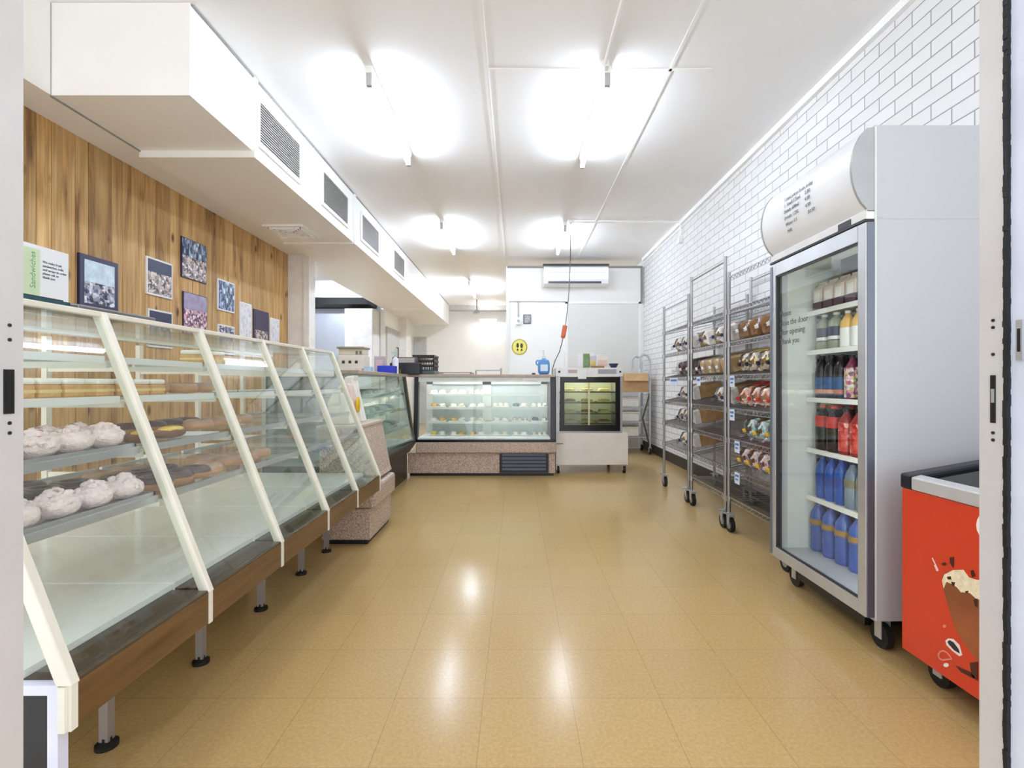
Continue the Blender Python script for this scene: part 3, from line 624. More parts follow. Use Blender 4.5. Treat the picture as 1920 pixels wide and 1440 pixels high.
MB().prism([(-2.0, .30), (-1.22, .30), (-1.15, .40), (-1.15, .425), (-2.0, .425)], 'y', 3.86, 5.62).build('lower_rail', BLACK, dl)
MB().prism([(-1.165, .425), (-1.268, 1.15), (-1.274, 1.15), (-1.171, .425)], 'y', 3.87, 5.60).build('front_glass', GLASSG, dl)
MB().prism([(-1.16, .425), (-1.265, 1.155), (-1.30, 1.155), (-1.19, .425)], 'y', 5.595, 5.63).build('corner_post', mat('bronze_post', (110, 98, 78), .35, .4), dl)
MB().box(-2.0, -1.24, 3.855, 5.62, 1.155, 1.185).build('counter_top', mat('mottled_stone_top', (160, 148, 134), .3, var=.15, scale=30), dl, bevel=.004)
MB().box(-2.0, -1.97, 3.86, 5.62, .425, 1.155).build('back_panel', mat('deli_back_grey_green', (186, 198, 192), .4), dl)
MB().prism([(-1.172, .43), (-1.27, 1.15), (-1.97, 1.15), (-1.97, .43)], 'y', 3.862, 3.868).build('end_glass', GLASSG, dl)
MB().box(-1.97, -1.20, 3.88, 5.6, .425, .45).build('deck', STEEL, dl)
for z in (.62, .80, .97):
    x1 = -1.171-(z-.425)*.142-.04
    s_ = MB().box(-1.95, x1, 3.9, 5.58, z-.008, z).build('shelf', SHELFG, dl); MB().box(x1, x1+.012, 3.9, 5.58, z-.02, z+.006).build('shelf_edge', ALU, s_)
    for i in range(5):
        cs = [(F_W, F_S), (F_GN, F_S), (F_W, F_B), (F_P, F_W), (F_DG, F_S)][i]
        trayset('deli_tray', (x1-.17), 4.1+i*.32, z+.002, .24, .26, cs, '%s tray from the camera on the %s glass shelf, left deli case' % (ORDN[i], {.62: 'lowest', .80: 'middle', .97: 'highest'}[z]), 'trays in the left deli case')
# ------------------------------------------------------------------ back counter display fridge
bc = thing('display_fridge', (-.36, 6.05, 0), 'wide glass-fronted cake fridge with speckled base across the back counter', 'display fridge')
X0, X1 = -1.165, .455; Yf = 5.72
MB().box(X0-.1, X1, Yf, 6.35, .035, .27).build('base', LAM, bc)
MB().box(X0-.08, X1-.02, Yf+.02, 6.33, 0, .035).build('plinth', BLACK, bc)
MB().box(X0, X1+.005, Yf-.035, 6.35, .275, .40).build('bumper', LAM, bc, bevel=.008)
MB().box(X0, X1+.005, Yf-.036, Yf-.01, .40, .43).build('black_rail', mat('gloss_black_rail', (14, 14, 24), .2), bc)
gv = MB().box(-.195, .375, Yf-.012, Yf-.002, .04, .262).build('motor_grille', mat('grille_black', (26, 26, 30), .4), bc)
mm = MB()
for i in range(5): z = .07+i*.042; mm.prism([(Yf-.02, z), (Yf-.012, z+.026), (Yf-.012, z)], 'x', -.165, .345)
mm.build('louvres', mat('louvre_blue_grey', (66, 70, 84), .35, .3), gv)
MB().prism([(Yf-.03, .43), (Yf+.03, 1.15), (Yf+.035, 1.15), (Yf-.025, .43)], 'x', X0+.02, X1-.06).build('front_glass', GLASS, bc)
MB().prism([(Yf-.03, .40), (Yf+.035, 1.155), (6.35, 1.155), (6.35, .40)], 'x', X1-.055, X1).build('end_panel', mat('dark_end_panel', (40, 42, 52), .3), bc)
MB().prism([(Yf-.03, .40), (Yf+.035, 1.155), (Yf+.11, 1.155), (Yf+.05, .40)], 'x', X0-.03, X0+.02).build('end_post', BLACK, bc)
MB().box(X0-.1, X1+.0, Yf-.0, 6.40, 1.155, 1.185).build('counter_top', mat('brown_grey_counter', (176, 158, 146), .3, var=.08, scale=25), bc, bevel=.004)
DELW = mat('fridge_bright_white', (238, 243, 244), .35, var=.02)
MB().box(X0+.02, X1-.06, Yf-.02, 6.3, .43, .45).build('deck', DELW, bc)
MB().box(X0+.02, X1-.06, 6.30, 6.34, .43, 1.15).build('rear_door', mat('rear_glass_door', (214, 226, 230), .15), bc)
for xa, xb in ((X0+.02, X0+.1), (-.43, -.32), (X1-.14, X1-.06)): MB().box(xa, xb, 6.26, 6.30, .45, 1.14).build('rear_stile', DELW, bc)
MB().box(X0+.02, X1-.06, 6.26, 6.30, 1.07, 1.14).build('rear_rail', DELW, bc)
MB().box(X0+.1, X1-.14, 6.25, 6.26, 1.058, 1.07).build('shadow_strip', mat('rail_grey', (130, 140, 146), .4), bc)
MB().box(X0+.04, X1-.08, Yf+.07, Yf+.11, 1.12, 1.15).build('lamp_strip', mat('lit_case_strip', (255, 255, 255), .5, var=0, emit=9), bc)
MB().box(X0+.02, X1-.06, Yf+.03, Yf+.06, 1.10, 1.155).build('top_rail', mat('pale_alu_rail', (214, 216, 212), .35, .2), bc)
MB().box(.08, .24, Yf+.02, Yf+.029, 1.115, 1.15).build('price_label', PAPER, bc)
k = 0
combos = [(F_W, F_P, F_W), (F_G, F_W), (F_S, F_S, F_W), (F_Y, F_W), (F_W, F_S), (F_DG, F_W), (F_P, F_G), (F_P, F_P)]
for zi, z in enumerate((.62, .79, .95)):
    s_ = MB().box(X0+.1, X1-.14, Yf+.12, 6.24, z-.008, z).build('shelf', SHELFG, bc); MB().box(X0+.1, X1-.14, Yf+.11, Yf+.12, z-.018, z+.005).build('shelf_edge', SHW, s_)
for zi, z in enumerate((.452, .622, .792, .952)):
    for i in range(6):
        k += 1
        xx = X0+.22+i*.235+(.05 if i > 2 else 0)
        if zi == 3 and i > 2: continue
        trayset('cake_tray', xx, Yf+.24, z, .2, .17, combos[(k*3+zi) % 8], '%s food tray from the left on the %s, back counter fridge' % (ORDN[i], ['fridge deck', 'lowest shelf', 'middle shelf', 'top shelf'][zi]), 'trays in the back counter fridge', h=.028)
# ------------------------------------------------------------------ hot food cabinet on its white trolley
tl = thing('white_trolley', (.91, 6.15, 0), 'white laminate trolley on castors under the hot food cabinet', 'trolley')
MB().box(.475, 1.34, 5.88, 6.5, .105, .485).build('body', mat('chipped_white_laminate', (232, 226, 220), .4, var=.03), tl, bevel=.004)
MB().box(.485, .56, 5.872, 5.88, .355, .362).build('joint_line', mat('joint_brown', (120, 110, 104), .6), tl)
def castor(mb, x, y, r=.04, h=.1):
    mb.cyl((x-.014, y, r), (x+.014, y, r), r, 16)
def castor_parts(x, y, r, h, parent, m=RUBBER):
    w = MB().cyl((x-.014, y, r), (x+.014, y, r), r, 18).build('castor', m, parent, smooth=True)
    MB().box(x-.02, x-.015, y-.018, y+.018, r*.8, h).box(x+.015, x+.02, y-.018, y+.018, r*.8, h).box(x-.02, x+.02, y-.022, y+.022, h-.01, h).build('castor_fork', ALU, w)
for x, y in ((.505, 5.92), (1.30, 5.92), (.505, 6.44), (1.21, 6.44)): castor_parts(x, y, .042, .105, tl)
hf = thing('hot_food_cabinet', (.89, 6.15, .486), 'glass-door hot food cabinet with black door frame, stainless body', 'food warmer')
xa, xb, ya, yb_, za, zb = .478, 1.275, 5.9, 6.42, .486, 1.265
SSB = mat('hot_cabinet_steel', (188, 188, 192), .3, .5)
MB().box(xa, xa+.04, ya, yb_, za, zb).box(xb-.04, xb, ya, yb_, za, zb).box(xa+.04, xb-.04, ya, yb_, za, za+.02).box(xa+.04, xb-.04, ya, yb_, zb-.02, zb).box(xa+.04, xb-.04, yb_-.02, yb_, za+.02, zb-.02).build('body', SSB, hf)
MB().box(xa-.004, xb+.004, ya-.018, ya, zb-.10, zb+.004).build('control_panel', mat('pale_control_panel', (232, 230, 232), .3, .1), hf, bevel=.003)
MB().box(.62, .73, ya-.021, ya-.018, zb-.06, zb-.02).build('control_label', mat('red_grey_label', (196, 176, 174), .5), hf)
MB().box(.98, 1.2, ya-.021, ya-.018, zb-.07, zb-.015).build('control_label', mat('grey_label', (160, 160, 166), .5), hf)
MB().box(.74, .84, ya-.022, ya-.0185, zb-.13, zb-.02).build('paper_note', PAPER, hf)
MB().cyl((.515, ya-.03, zb-.045), (.515, ya-.018, zb-.045), .014, 12).build('knob', BLACK, hf)
MB().cyl((1.245, ya-.03, zb-.045), (1.245, ya-.018, zb-.045), .012, 12).build('knob', BLACK, hf)
da, db, dc, de = xa+.045, xb-.03, za+.025, zb-.105
fr = MB().box(da, db, ya-.02, ya+.0, de-.07, de).box(da, db, ya-.02, ya+.0, dc, dc+.07).box(da, da+.055, ya-.02, ya, dc+.07, de-.07).box(db-.055, db, ya-.02, ya, dc+.07, de-.07)
dr = fr.build('door', mat('gloss_black_frame', (14, 14, 16), .2), hf)
MB().box(da+.055, db-.055, ya-.012, ya-.007, dc+.07, de-.07).build('door_glass', glass('hot_cabinet_glass', (226, 232, 218)), dr)
MB().box(xa+.04, xb-.04, yb_-.03, yb_-.02, za+.02, zb-.02).build('interior_back', mat('interior_grey_beige', (226, 228, 216), .4), hf)
MB().box(.86, .88, ya-.026, ya-.02, dc+.07, de-.07).build('centre_bar', mat('pale_yellow_bar', (196, 190, 158), .4), dr)
MB().box(xa+.1, xb-.1, ya+.1, ya+.13, zb-.035, zb-.022).build('heat_lamp', mat('warm_lit_strip', (255, 246, 224), .5, var=0, emit=26), hf)
for i, z in enumerate((.60, .72, .85, .98)):
    ms = MB().box(xa+.04, xb-.04, ya+.02, ya+.03, z-.012, z+.002).box(xa+.04, xb-.04, yb_-.05, yb_-.04, z-.006, z)
    for q in range(26): xq = xa+.055+q*.0275; ms.box(xq, xq+.004, ya+.03, yb_-.05, z-.005, z)
    ms.build('wire_shelf', mat('oven_wire', (110, 106, 92), .35, .5), hf)
    for j in range(3):
        trayset('hot_food_tray', .66+j*.21, ya+.15, z+.001, .17, .17, [(F_G, F_Y), (F_Y, F_W), (F_B, F_G), (F_Y, F_GN)][(i+j) % 4], '%s food tray from the left on the %s hot cabinet shelf' % (ORDN[j], ['lowest', 'second lowest', 'second highest', 'highest'][i]), 'trays in the hot food cabinet', h=.02)
# packets on the hot cabinet
def packet(x, y, z, w, d, h, m, m2, label, nm='snack_packet'):
    r = thing(nm, (x, y, z), label, 'packet')
    MB().box(x-w/2, x+w/2, y-d/2, y+d/2, z, z+h).build('body', m, r, bevel=.006)
    if m2: MB().box(x-w*.4, x+w*.4, y-d/2-.003, y-d/2, z+h*.2, z+h*.6).build('front_print', m2, r)
    return r
zt = 1.27
packet(.87, 6.1, zt, .075, .06, .18, mat('green_packet', (118, 148, 92), .5, var=.3, scale=30), F_GN, 'green and black packet standing on the hot food cabinet')
MB_ = packet(.95, 6.12, zt, .08, .05, .15, mat('lilac_packet', (214, 210, 218), .5), F_Y, 'lilac and yellow packet beside the green packet')
packet(1.08, 6.15, zt, .15, .03, .17, mat('cream_picture_card', (240, 234, 226), .6), mat('peach_print', (238, 206, 190), .6), 'cream picture card standing on the hot food cabinet', 'picture_card')
packet(1.0, 6.03, zt, .16, .05, .025, F_B, None, 'flat brown packet lying in front of the picture card')
o = MB().lathe([(.03, 0), (.06, .05), (.062, .055), (.055, .055)], (1.2, 6.05, zt), 18).build('bowl', mat('navy_bowl', (52, 58, 86), .3), smooth=True); tag(o, 'small navy bowl on the right end of hot food cabinet', 'bowl')
# ------------------------------------------------------------------ trolley and cardboard box at the far right
tr = thing('rack_trolley', (1.8, 7.55, 0), 'stainless trolley with curved handles in the far right corner', 'trolley')
for yy in (7.45, 7.95):
    MB().tube([(2.03, yy, .1), (2.03, yy, 1.42), (2.0, yy, 1.50), (1.93, yy, 1.52), (1.88, yy, 1.48), (1.88, yy, 1.3)], .016, 10).build('upright', STEEL, tr, smooth=True)
    MB().tube([(1.5, yy, .1), (1.5, yy, 1.0)], .016, 10).build('upright', STEEL, tr, smooth=True)
for z in (.27, .5, .72, .95): MB().box(1.5, 2.03, 7.45, 7.95, z-.012, z).build('shelf', STEEL, tr)
MB().tube([(2.03, 7.45, .1), (1.92, 7.45, .55), (2.03, 7.45, .95)], .012).build('brace', mat('dark_steel_brace', (84, 78, 72), .4, .4), tr)
for x, y in ((2.03, 7.45), (1.5, 7.45), (2.03, 7.95), (1.5, 7.95)): castor_parts(x, y, .045, .11, tr)
bx = thing('cardboard_box', (1.88, 7.2, .97), 'brown cardboard box hanging open on the far right trolley', 'box')
MB().box(1.62, 2.01, 7.47, 7.49, .951, 1.23).box(1.62, 2.01, 7.84, 7.86, .951, 1.23).box(1.62, 1.64, 7.49, 7.84, .951, 1.23).box(1.99, 2.01, 7.49, 7.84, .951, 1.23).box(1.64, 1.99, 7.49, 7.84, .951, .97).build('box_walls', mat('cardboard', (192, 156, 112), .8, var=.08, scale=14), bx)
MB().prism([(7.468, 1.23), (7.462, 1.235), (7.40, 1.12), (7.406, 1.12)], 'x', 1.63, 2.0).build('flap', mat('cardboard', (192, 156, 112), .8), bx)
for i, z in enumerate((.272, .502, .722)):
    w = thing('plastic_tub', (1.72, 7.65, z), 'white plastic tub on the %s shelf of the far right trolley' % ['lowest', 'second', 'third'][i], 'tub', 'white tubs on the far trolley')
    MB().box(1.56, 1.88, 7.5, 7.85, z, z+.13).build('tub', mat('tub_white', (226, 222, 212), .5), w, bevel=.01); MB().box(1.55, 1.89, 7.49, 7.86, z+.13, z+.145).build('lid', [F_W, F_W, F_P][i], w)
# ------------------------------------------------------------------ counter items
zc = 1.186
s_ = thing('price_scale', (-1.78, 5.35, zc), 'cream shop scale with row of dark buttons on the left counter', 'scale')
BEI = mat('cream_machine_plastic', (230, 224, 208), .45, var=.04)
MB().box(-1.93, -1.64, 5.28, 5.5, zc, zc+.2).build('body', BEI, s_, bevel=.012)
MB().box(-1.92, -1.65, 5.3, 5.48, zc+.2, zc+.27).build('head', mat('cream_head', (220, 212, 190), .5), s_, bevel=.008)
MB().box(-1.93, -1.64, 5.27, 5.5, zc+.27, zc+.29).build('top_plate', mat('olive_grey_plate', (150, 144, 122), .4), s_)
for i, x in enumerate((-1.86, -1.79, -1.72)): MB().box(x-.014, x+.014, 5.274, 5.281, zc+.11, zc+.14).build('button', DARK, s_)
for x in (-1.72, -1.68): MB().box(x-.014, x+.01, 5.293, 5.301, zc+.21, zc+.245).build('display', mat('display_grey', (120, 120, 112), .4), s_)
o = MB().box(-1.95, -1.62, 4.95, 5.22, zc, zc+.02).build('scale_pan', STEEL, bevel=.004); tag(o, 'flat steel pan in front of the cream scale', 'tray')
for i in range(2):
    o = MB().box(-1.66+.09*i, -1.59+.09*i, 5.05, 5.15, zc, zc+.05+.02*i).build('small_carton', [mat('pink_carton', (226, 200, 190), .6), mat('pale_blue_carton', (186, 208, 226), .6)][i], bevel=.004); tag(o, ['small pink carton left of the blue box', 'small pale blue carton touching the blue box'][i], 'box')
o = MB().box(-1.46, -1.30, 5.15, 5.35, zc, zc+.082).build('blue_box', mat('royal_blue_card', (24, 52, 190), .4, var=.08), bevel=.003); tag(o, 'small royal blue box on the left counter', 'box')
o = MB().box(-1.60, -1.49, 5.52, 5.6, zc, zc+.2).box(-1.58, -1.51, 5.517, 5.52, zc+.06, zc+.16, 1).build('tissue_box', [mat('mauve_box', (190, 176, 184), .5), mat('pink_panel', (220, 190, 190), .5)]); tag(o, 'mauve upright box behind the royal blue box', 'box')
def pump(x, y, z, r, h, mb_, mc_, label, name='pump_bottle'):
    t = thing(name, (x, y, z), label, 'bottle')
    MB().lathe([(r*.95, 0), (r, .01), (r, h*.62), (r*.8, h*.72), (r*.35, h*.78), (r*.35, h*.82)], (x, y, z), 16).build('bottle', mb_, t, smooth=True)
    MB().cyl((x, y, z+h*.82), (x, y, z+h), r*.16, 8).bar((x-.005, y, z+h), (x-.045, y, z+h-.006), .012, .01).cyl((x, y, z+h*.8), (x, y, z+h*.86), r*.42, 12).build('pump', mc_, t, smooth=True)
    return t
pump(-1.335, 5.42, zc, .035, .235, mat('white_bottle', (238, 238, 244), .35), mat('pale_teal_pump', (170, 206, 206), .4), 'white pump bottle behind the royal blue box')
# black crates
for i in range(3):
    z = zc+.05+.058*i; cr = thing('black_crate', (-1.05-.03*i, 5.95, z), ['bottom black plastic basket of the stack on the counter corner', 'middle black plastic basket of the stack on the counter corner', 'top black plastic basket of the stack on the counter corner'][i], 'basket', 'stacked black baskets')
    x0, x1, y0, y1 = -1.28+.02*i, -.98-.0*i, 5.85, 6.2
    MB().box(x0+.02, x1-.02, y0+.02, y1-.02, z, z+.01).build('bottom', BLACK, cr)
    mm = MB().box(x0, x1, y0, y0+.012, z+.05, z+.068).box(x0, x1, y1-.012, y1, z+.05, z+.068).box(x0, x0+.012, y0, y1, z+.05, z+.068).box(x1-.012, x1, y0, y1, z+.05, z+.068)
    for j in range(14): xx = x0+.01+(x1-x0-.02)*j/13; mm.bar((xx, y0+.006, z+.05), (xx, y0+.02, z), .012, .006).bar((xx, y1-.006, z+.05), (xx, y1-.02, z), .012, .006)
    for j in range(14): yy = y0+.01+(y1-y0-.02)*j/13; mm.bar((x0+.006, yy, z+.05), (x0+.02, yy, z), .012, .006).bar((x1-.006, yy, z+.05), (x1-.02, yy, z), .012, .006)
    mm.build('sides', mat('black_lattice', (30, 30, 36), .4), cr)
MBX = thing('card_terminal', (-1.22, 5.72, zc), 'dark till with grey display panel on the counter corner', 'till')
MB().box(-1.46, -1.12, 5.66, 5.83, zc+.0, zc+.13).build('body', mat('till_black', (34, 34, 42), .4), MBX, bevel=.006)
MB().prism([(5.66, zc+.13), (5.70, zc+.2), (5.78, zc+.2), (5.83, zc+.13)], 'x', -1.44, -1.16).build('head', mat('till_grey', (96, 90, 92), .4), MBX)
MB().prism([(5.655, zc+.135), (5.688, zc+.19), (5.694, zc+.19), (5.66, zc+.13)], 'x', -1.42, -1.18).build('display', mat('till_display', (168, 160, 158), .3), MBX)
o = MB().box(-1.28, -.98, 5.85, 6.2, zc, zc+.048).build('glass_tray', mat('dark_green_glassware', (70, 84, 80), .3, var=.3)); tag(o, 'dark green tray under the stack of black baskets', 'tray')
o = MB().box(-1.42, -1.32, 5.6, 5.65, zc, zc+.055).build('small_carton', mat('olive_carton', (112, 92, 30), .5), bevel=.003); tag(o, 'small olive carton in front of the till', 'box')
o = MB().box(-.93, -.56, 5.95, 6.25, zc, zc+.012).box(-.95, -.54, 5.93, 5.95, zc+.022, zc+.03).box(-.95, -.93, 5.93, 6.27, zc+.0, zc+.03).box(-.56, -.54, 5.93, 6.27, zc, zc+.03).build('steel_tray', mat('tray_grey_steel', (150, 146, 140), .35, .4)); tag(o, 'flat steel tray on the back counter', 'tray')
r = thing('counter_rail', (-.4, 6.3, zc), 'thin steel guard rail at the rear of the back counter', 'rail')
MB().tube([(-.52, 6.35, zc+.065), (-.2, 6.35, zc+.065)], .008).build('bar', ALU, r)
MB().tube([(-.2, 6.35, zc), (-.2, 6.35, zc+.09)], .01).tube([(-.52, 6.35, zc), (-.52, 6.35, zc+.065)], .01).build('rail_post', ALU, r)
sp = thing('sanitiser_bottle', (.34, 6.0, zc), 'large blue sanitiser bottle with white pump on the back counter', 'bottle')
BLU = mat('sanitiser_blue', (96, 156, 218), .3, var=.06)
MB().blob((.34, 6.05, zc+.095), (.075, .06, .097), 20, 14, 0, .55).cyl((.34, 6.05, zc+.18), (.34, 6.05, zc+.21), .024, 14).build('bottle', BLU, sp, smooth=True)
MB().box(.295, .385, 5.984, 5.9895, zc+.045, zc+.125).build('label_panel', mat('pale_blue_label', (222, 236, 248), .5), sp)
MB().torus((0, 0, 0), .028, .009, 14, 8).xf(Matrix.Translation((.272, 6.05, zc+.15)) @ Matrix.Rotation(PI/2, 4, 'X')).build('handle', BLU, sp, smooth=True)
MB().cyl((.34, 6.05, zc+.21), (.34, 6.05, zc+.3), .008, 10).bar((.345, 6.05, zc+.305), (.28, 6.05, zc+.30), .018, .014).cyl((.34, 6.05, zc+.2), (.34, 6.05, zc+.23), .026, 14).build('pump', mat('pump_white', (244, 244, 246), .4), sp, smooth=True)
o = MB().blob((.21, 5.95, zc+.012), (.025, .02, .012), 10, 6).build('stone', DARK, smooth=True); o.name = 'small_button_bell'; tag(o, 'tiny dark bell on the back counter left of the sanitiser', 'bell')

# ------------------------------------------------------------------ kitchen
hd = thing('cooker_hood', (-4.0, 10.2, 2.67), 'stainless kitchen hood with black lower edge behind the column', 'cooker hood')
MB().box(-4.85, -3.0, 9.95, 10.5, 2.82, 3.17).build('hood', STEEL, hd)
MB().box(-4.9, -2.98, 9.9, 10.5, 2.68, 2.82).build('black_edge', mat('hood_black', (10, 8, 7), .4, spec=.2), hd)
o = MB().box(-4.9, -3.5, 10.43, 10.49, .1, 2.67).build('steel_splashback', mat('splashback_steel', (178, 182, 192), .35, .6, var=.1, scale=1.5)); tag(o, 'tall stainless splashback panel under the kitchen hood', 'panel')
kf = thing('kitchen_fridge', (-3.05, 10.2, 0), 'tall white upright cupboard between the splashback and grey door', 'cupboard')
MB().box(-3.48, -2.91, 9.95, 10.49, 0, 2.60).build('body', mat('cupboard_white', (224, 222, 220), .4), kf)
MB().box(-3.47, -2.92, 9.93, 9.95, .05, 1.78).build('door', mat('cupboard_door', (228, 226, 226), .4), kf); MB().box(-3.47, -2.92, 9.93, 9.95, 1.79, 2.59).build('door', mat('cupboard_door', (228, 226, 226), .4), kf)
kb = thing('kitchen_bench', (-3.5, 8.0, 0), 'stainless kitchen bench partly hidden behind the cake case', 'bench')
MB().box(-4.6, -2.95, 7.7, 8.4, .86, .9).build('bench_top', STEEL, kb)
for x in (-4.55, -3.0):
    for y in (7.75, 8.35): MB().box(x-.02, x+.02, y-.02, y+.02, 0, .86).build('leg', STEEL, kb)

# ------------------------------------------------------------------ wire bread racks
XF, XBK = 1.56, 2.09
TAN = .12/.53
def zsh(zf, x, flat=False): return zf+(0 if flat else (x-XF)*TAN)
def rack(y0, y1, top, shelves, bottom, label, castor_h=.13):
    r = thing('bread_rack', ((XF+XBK)/2, (y0+y1)/2, 0), label, 'shelving rack', 'wire bread racks by the brick wall')
    for x in (XF, XBK):
        for y in (y0, y1):
            MB().cyl((x, y, castor_h), (x, y, top), .0127, 12).cyl((x, y, top), (x, y, top+.006), .0145, 12).build('post', CHROME, r, smooth=True)
            q = .028 if y == y0 else -.028; yq = y; y = y+q
            w = MB().cyl((x-.014, y, .052), (x+.014, y, .052), .052, 20).build('castor', RUBBER, r, smooth=True)
            MB().cyl((x-.0145, y, .052), (x+.0145, y, .052), .03, 14).build('wheel_hub', mat('hub_grey', (140, 140, 142), .4), w, smooth=True)
            MB().prism([(y-.025, .125), (y+.025, .125), (y+.012, .05), (y-.012, .05)], 'x', x-.021, x-.016).prism([(y-.025, .125), (y+.025, .125), (y+.012, .05), (y-.012, .05)], 'x', x+.016, x+.021).box(x-.024, x+.024, y-.034, y+.034, .12, castor_h+.001).box(x-.045, x+.01, y-q*.5-.01, y-q*.5+.01, .13, .137).build('castor_fork', ALU, w)
    zt = top-.03
    for x in (XF, XBK):
        tp = MB()
        tp.bar((x, y0, zt), (x, y1, zt), .007).bar((x, y0, zt-.03), (x, y1, zt-.03), .005)
        n = int((y1-y0)/.05)
        for i in range(n): ya_ = y0+(y1-y0)*i/n; yb2 = y0+(y1-y0)*(i+1)/n; tp.bar((x, ya_, zt), (x, (ya_+yb2)/2, zt-.03), .004).bar((x, (ya_+yb2)/2, zt-.03), (x, yb2, zt), .004)
        if label.startswith('near'): tp.build('top_rail', CHROME, r)
        else: MB().cyl((x, y0, zt), (x, y1, zt), .007, 8).build('top_rail', CHROME, r)
    for zf, flat in [(z, False) for z in shelves]+[(z, True) for z in bottom]:
        m = MB(); za_, zb_ = zf, zsh(zf, XBK, flat)
        for (x, z) in ((XF, za_), (XBK, zb_)):
            m.bar((x, y0, z), (x, y1, z), .007).bar((x, y0, z-.03), (x, y1, z-.03), .006)
            n = int((y1-y0)/.05)
            for i in range(n): ya_ = y0+(y1-y0)*i/n; yb2 = y0+(y1-y0)*(i+1)/n; m.bar((x, ya_, z), (x, (ya_+yb2)/2, z-.03), .004).bar((x, (ya_+yb2)/2, z-.03), (x, yb2, z), .004)
        for y in (y0, y1): m.bar((XF, y, za_), (XBK, y, zb_), .007).bar((XF, y, za_-.03), (XBK, y, zb_-.03), .006)
        n = int((y1-y0)/.029)
        for i in range(1, n): y = y0+(y1-y0)*i/n; m.bar((XF, y, za_+.003), (XBK, y, zb_+.003), .0034)
        for q in (.33, .66): xq = XF+(XBK-XF)*q; m.bar((xq, y0, zf+(zb_-za_)*q-.003), (xq, y1, zf+(zb_-za_)*q-.003), .005)
        s_ = m.build('wire_shelf', CHROME, r)
        for x, z in ((XF, za_), (XBK, zb_)):
            for y in (y0, y1): MB().cyl((x, y, z-.035), (x, y, z+.005), .018, 10).build('shelf_collar', CHROME, s_)
    return r
SH = [1.62, 1.38, 1.14, .90, .68, .46]
rA = rack(2.80, 3.60, 1.89, SH, [.25], 'near wire bread rack, beside the drinks fridge, most of it hidden')
rB = rack(3.66, 4.37, 2.02, SH, [.25], 'middle and tallest wire bread rack against the brick wall')
rC = rack(4.44, 5.18, 1.88, SH, [], 'farthest wire bread rack, with single loaves at its left')

# loaves in plastic bags
def loaf(crust, bagcol, tie, name, dark=None, long=1.):
    def f():
        rootm = MB(); L = .27*long
        prof = [(-.052, 0), (.052, 0), (.054, .05), (.062, .075), (.055, .105), (.025, .12), (-.025, .12), (-.055, .105), (-.062, .075), (-.054, .05)]
        vs = []; secs = [(0, .82), (.015, .97), (.05, 1), (L*.5, 1.02), (L-.03, 1), (L-.008, .95), (L, .8)]
        n = len(prof)
        for (x, k_) in secs:
            for (u, w) in prof: vs.append((x, u*k_, .06+(w-.06)*k_))
        fs = [(j*n+i, j*n+(i+1) % n, (j+1)*n+(i+1) % n, (j+1)*n+i) for j in range(len(secs)-1) for i in range(n)]+[tuple(range(n-1, -1, -1)), tuple(range((len(secs)-1)*n, len(secs)*n))]
        rootm.add(vs, fs)
        o = rootm.build(name, crust, origin=(0, 0, 0), smooth=True); o['category'] = 'bread loaf'
        rn = random.Random(len(name)); b = MB(); vs = []
        secs = [(-.005, 1.02), (.05, 1.06), (L*.5, 1.07), (L, 1.05), (L+.01, .9)]
        for (x, k_) in secs:
            for (u, w) in prof: kk = k_*(1+rn.uniform(0, .09)); vs.append((x, u*kk, .062+(w-.06)*kk))
        # gathered tail at the front end
        tail = [(-.018, .8), (-.036, .42), (-.052, .13), (-.066, .2), (-.088, .34)]
        vt = []
        for (x, k_) in reversed(tail):
            for i, (u, w) in enumerate(prof): kk = k_*(1+rn.uniform(-.22, .22)); vt.append((x+rn.uniform(-.006, .006), u*kk, .06-.02*max(0, -x-.04)/.05+(w-.06)*kk))
        vs = vt+vs; ns = len(vs)//n
        fs = [(j*n+i, j*n+(i+1) % n, (j+1)*n+(i+1) % n, (j+1)*n+i) for j in range(ns-1) for i in range(n)]+[tuple(range((ns-1)*n, ns*n))]
        mi = []
        bg = MB(); bg.add(vs, fs)
        # printed band over the front part of the bag
        for k2, fc in enumerate(bg.f):
            j = k2//n
            if bagcol is not None and (j in (4, 5) and (k2*7) % 5 != 0 or j == 3 and k2 % 3 == 0): bg.mi[k2] = 1
        bg.build('bag', [PLASTIC, bagcol or PLASTIC], o, smooth=True)
        MB().cyl((-.05, 0, .06), (-.062, 0, .06), .014, 10).box(-.06, -.052, -.02, .02, .05, .07).build('tie', tie, o)
        if dark is not None: MB().box(.08, .19, -.06, .06, .1235, .131).build('bag_label', dark, o)
        return o
    return f
CW = mat('white_loaf_crust', (214, 172, 116), .7, var=.18, scale=18); CB = mat('brown_loaf_crust', (176, 122, 66), .7, var=.2, scale=22); CD = mat('dark_rye_crust', (94, 62, 52), .7, var=.25, scale=22)
CG = mat('pale_golden_crust', (226, 190, 136), .7, var=.15, scale=16)
def printm(nm, cols, sc=55): return voro(nm, cols, sc, .25)
PR_Y = printm('bag_print_white_yellow', [(240, 240, 236), (236, 214, 110), (246, 246, 244), (30, 34, 40), (240, 238, 230)])
PR_R = printm('bag_print_white_red', [(250, 248, 246), (220, 70, 56), (250, 246, 244), (240, 170, 60), (248, 246, 246)])
PR_T = printm('bag_print_white_teal', [(240, 246, 248), (90, 180, 190), (246, 248, 248), (70, 130, 70), (220, 236, 244)])
PR_P = printm('bag_print_white_purple', [(250, 246, 250), (156, 110, 160), (248, 244, 248), (236, 180, 90), (246, 240, 246)])
PR_W = printm('bag_print_plain_white', [(240, 238, 234), (228, 224, 218), (246, 244, 242)])
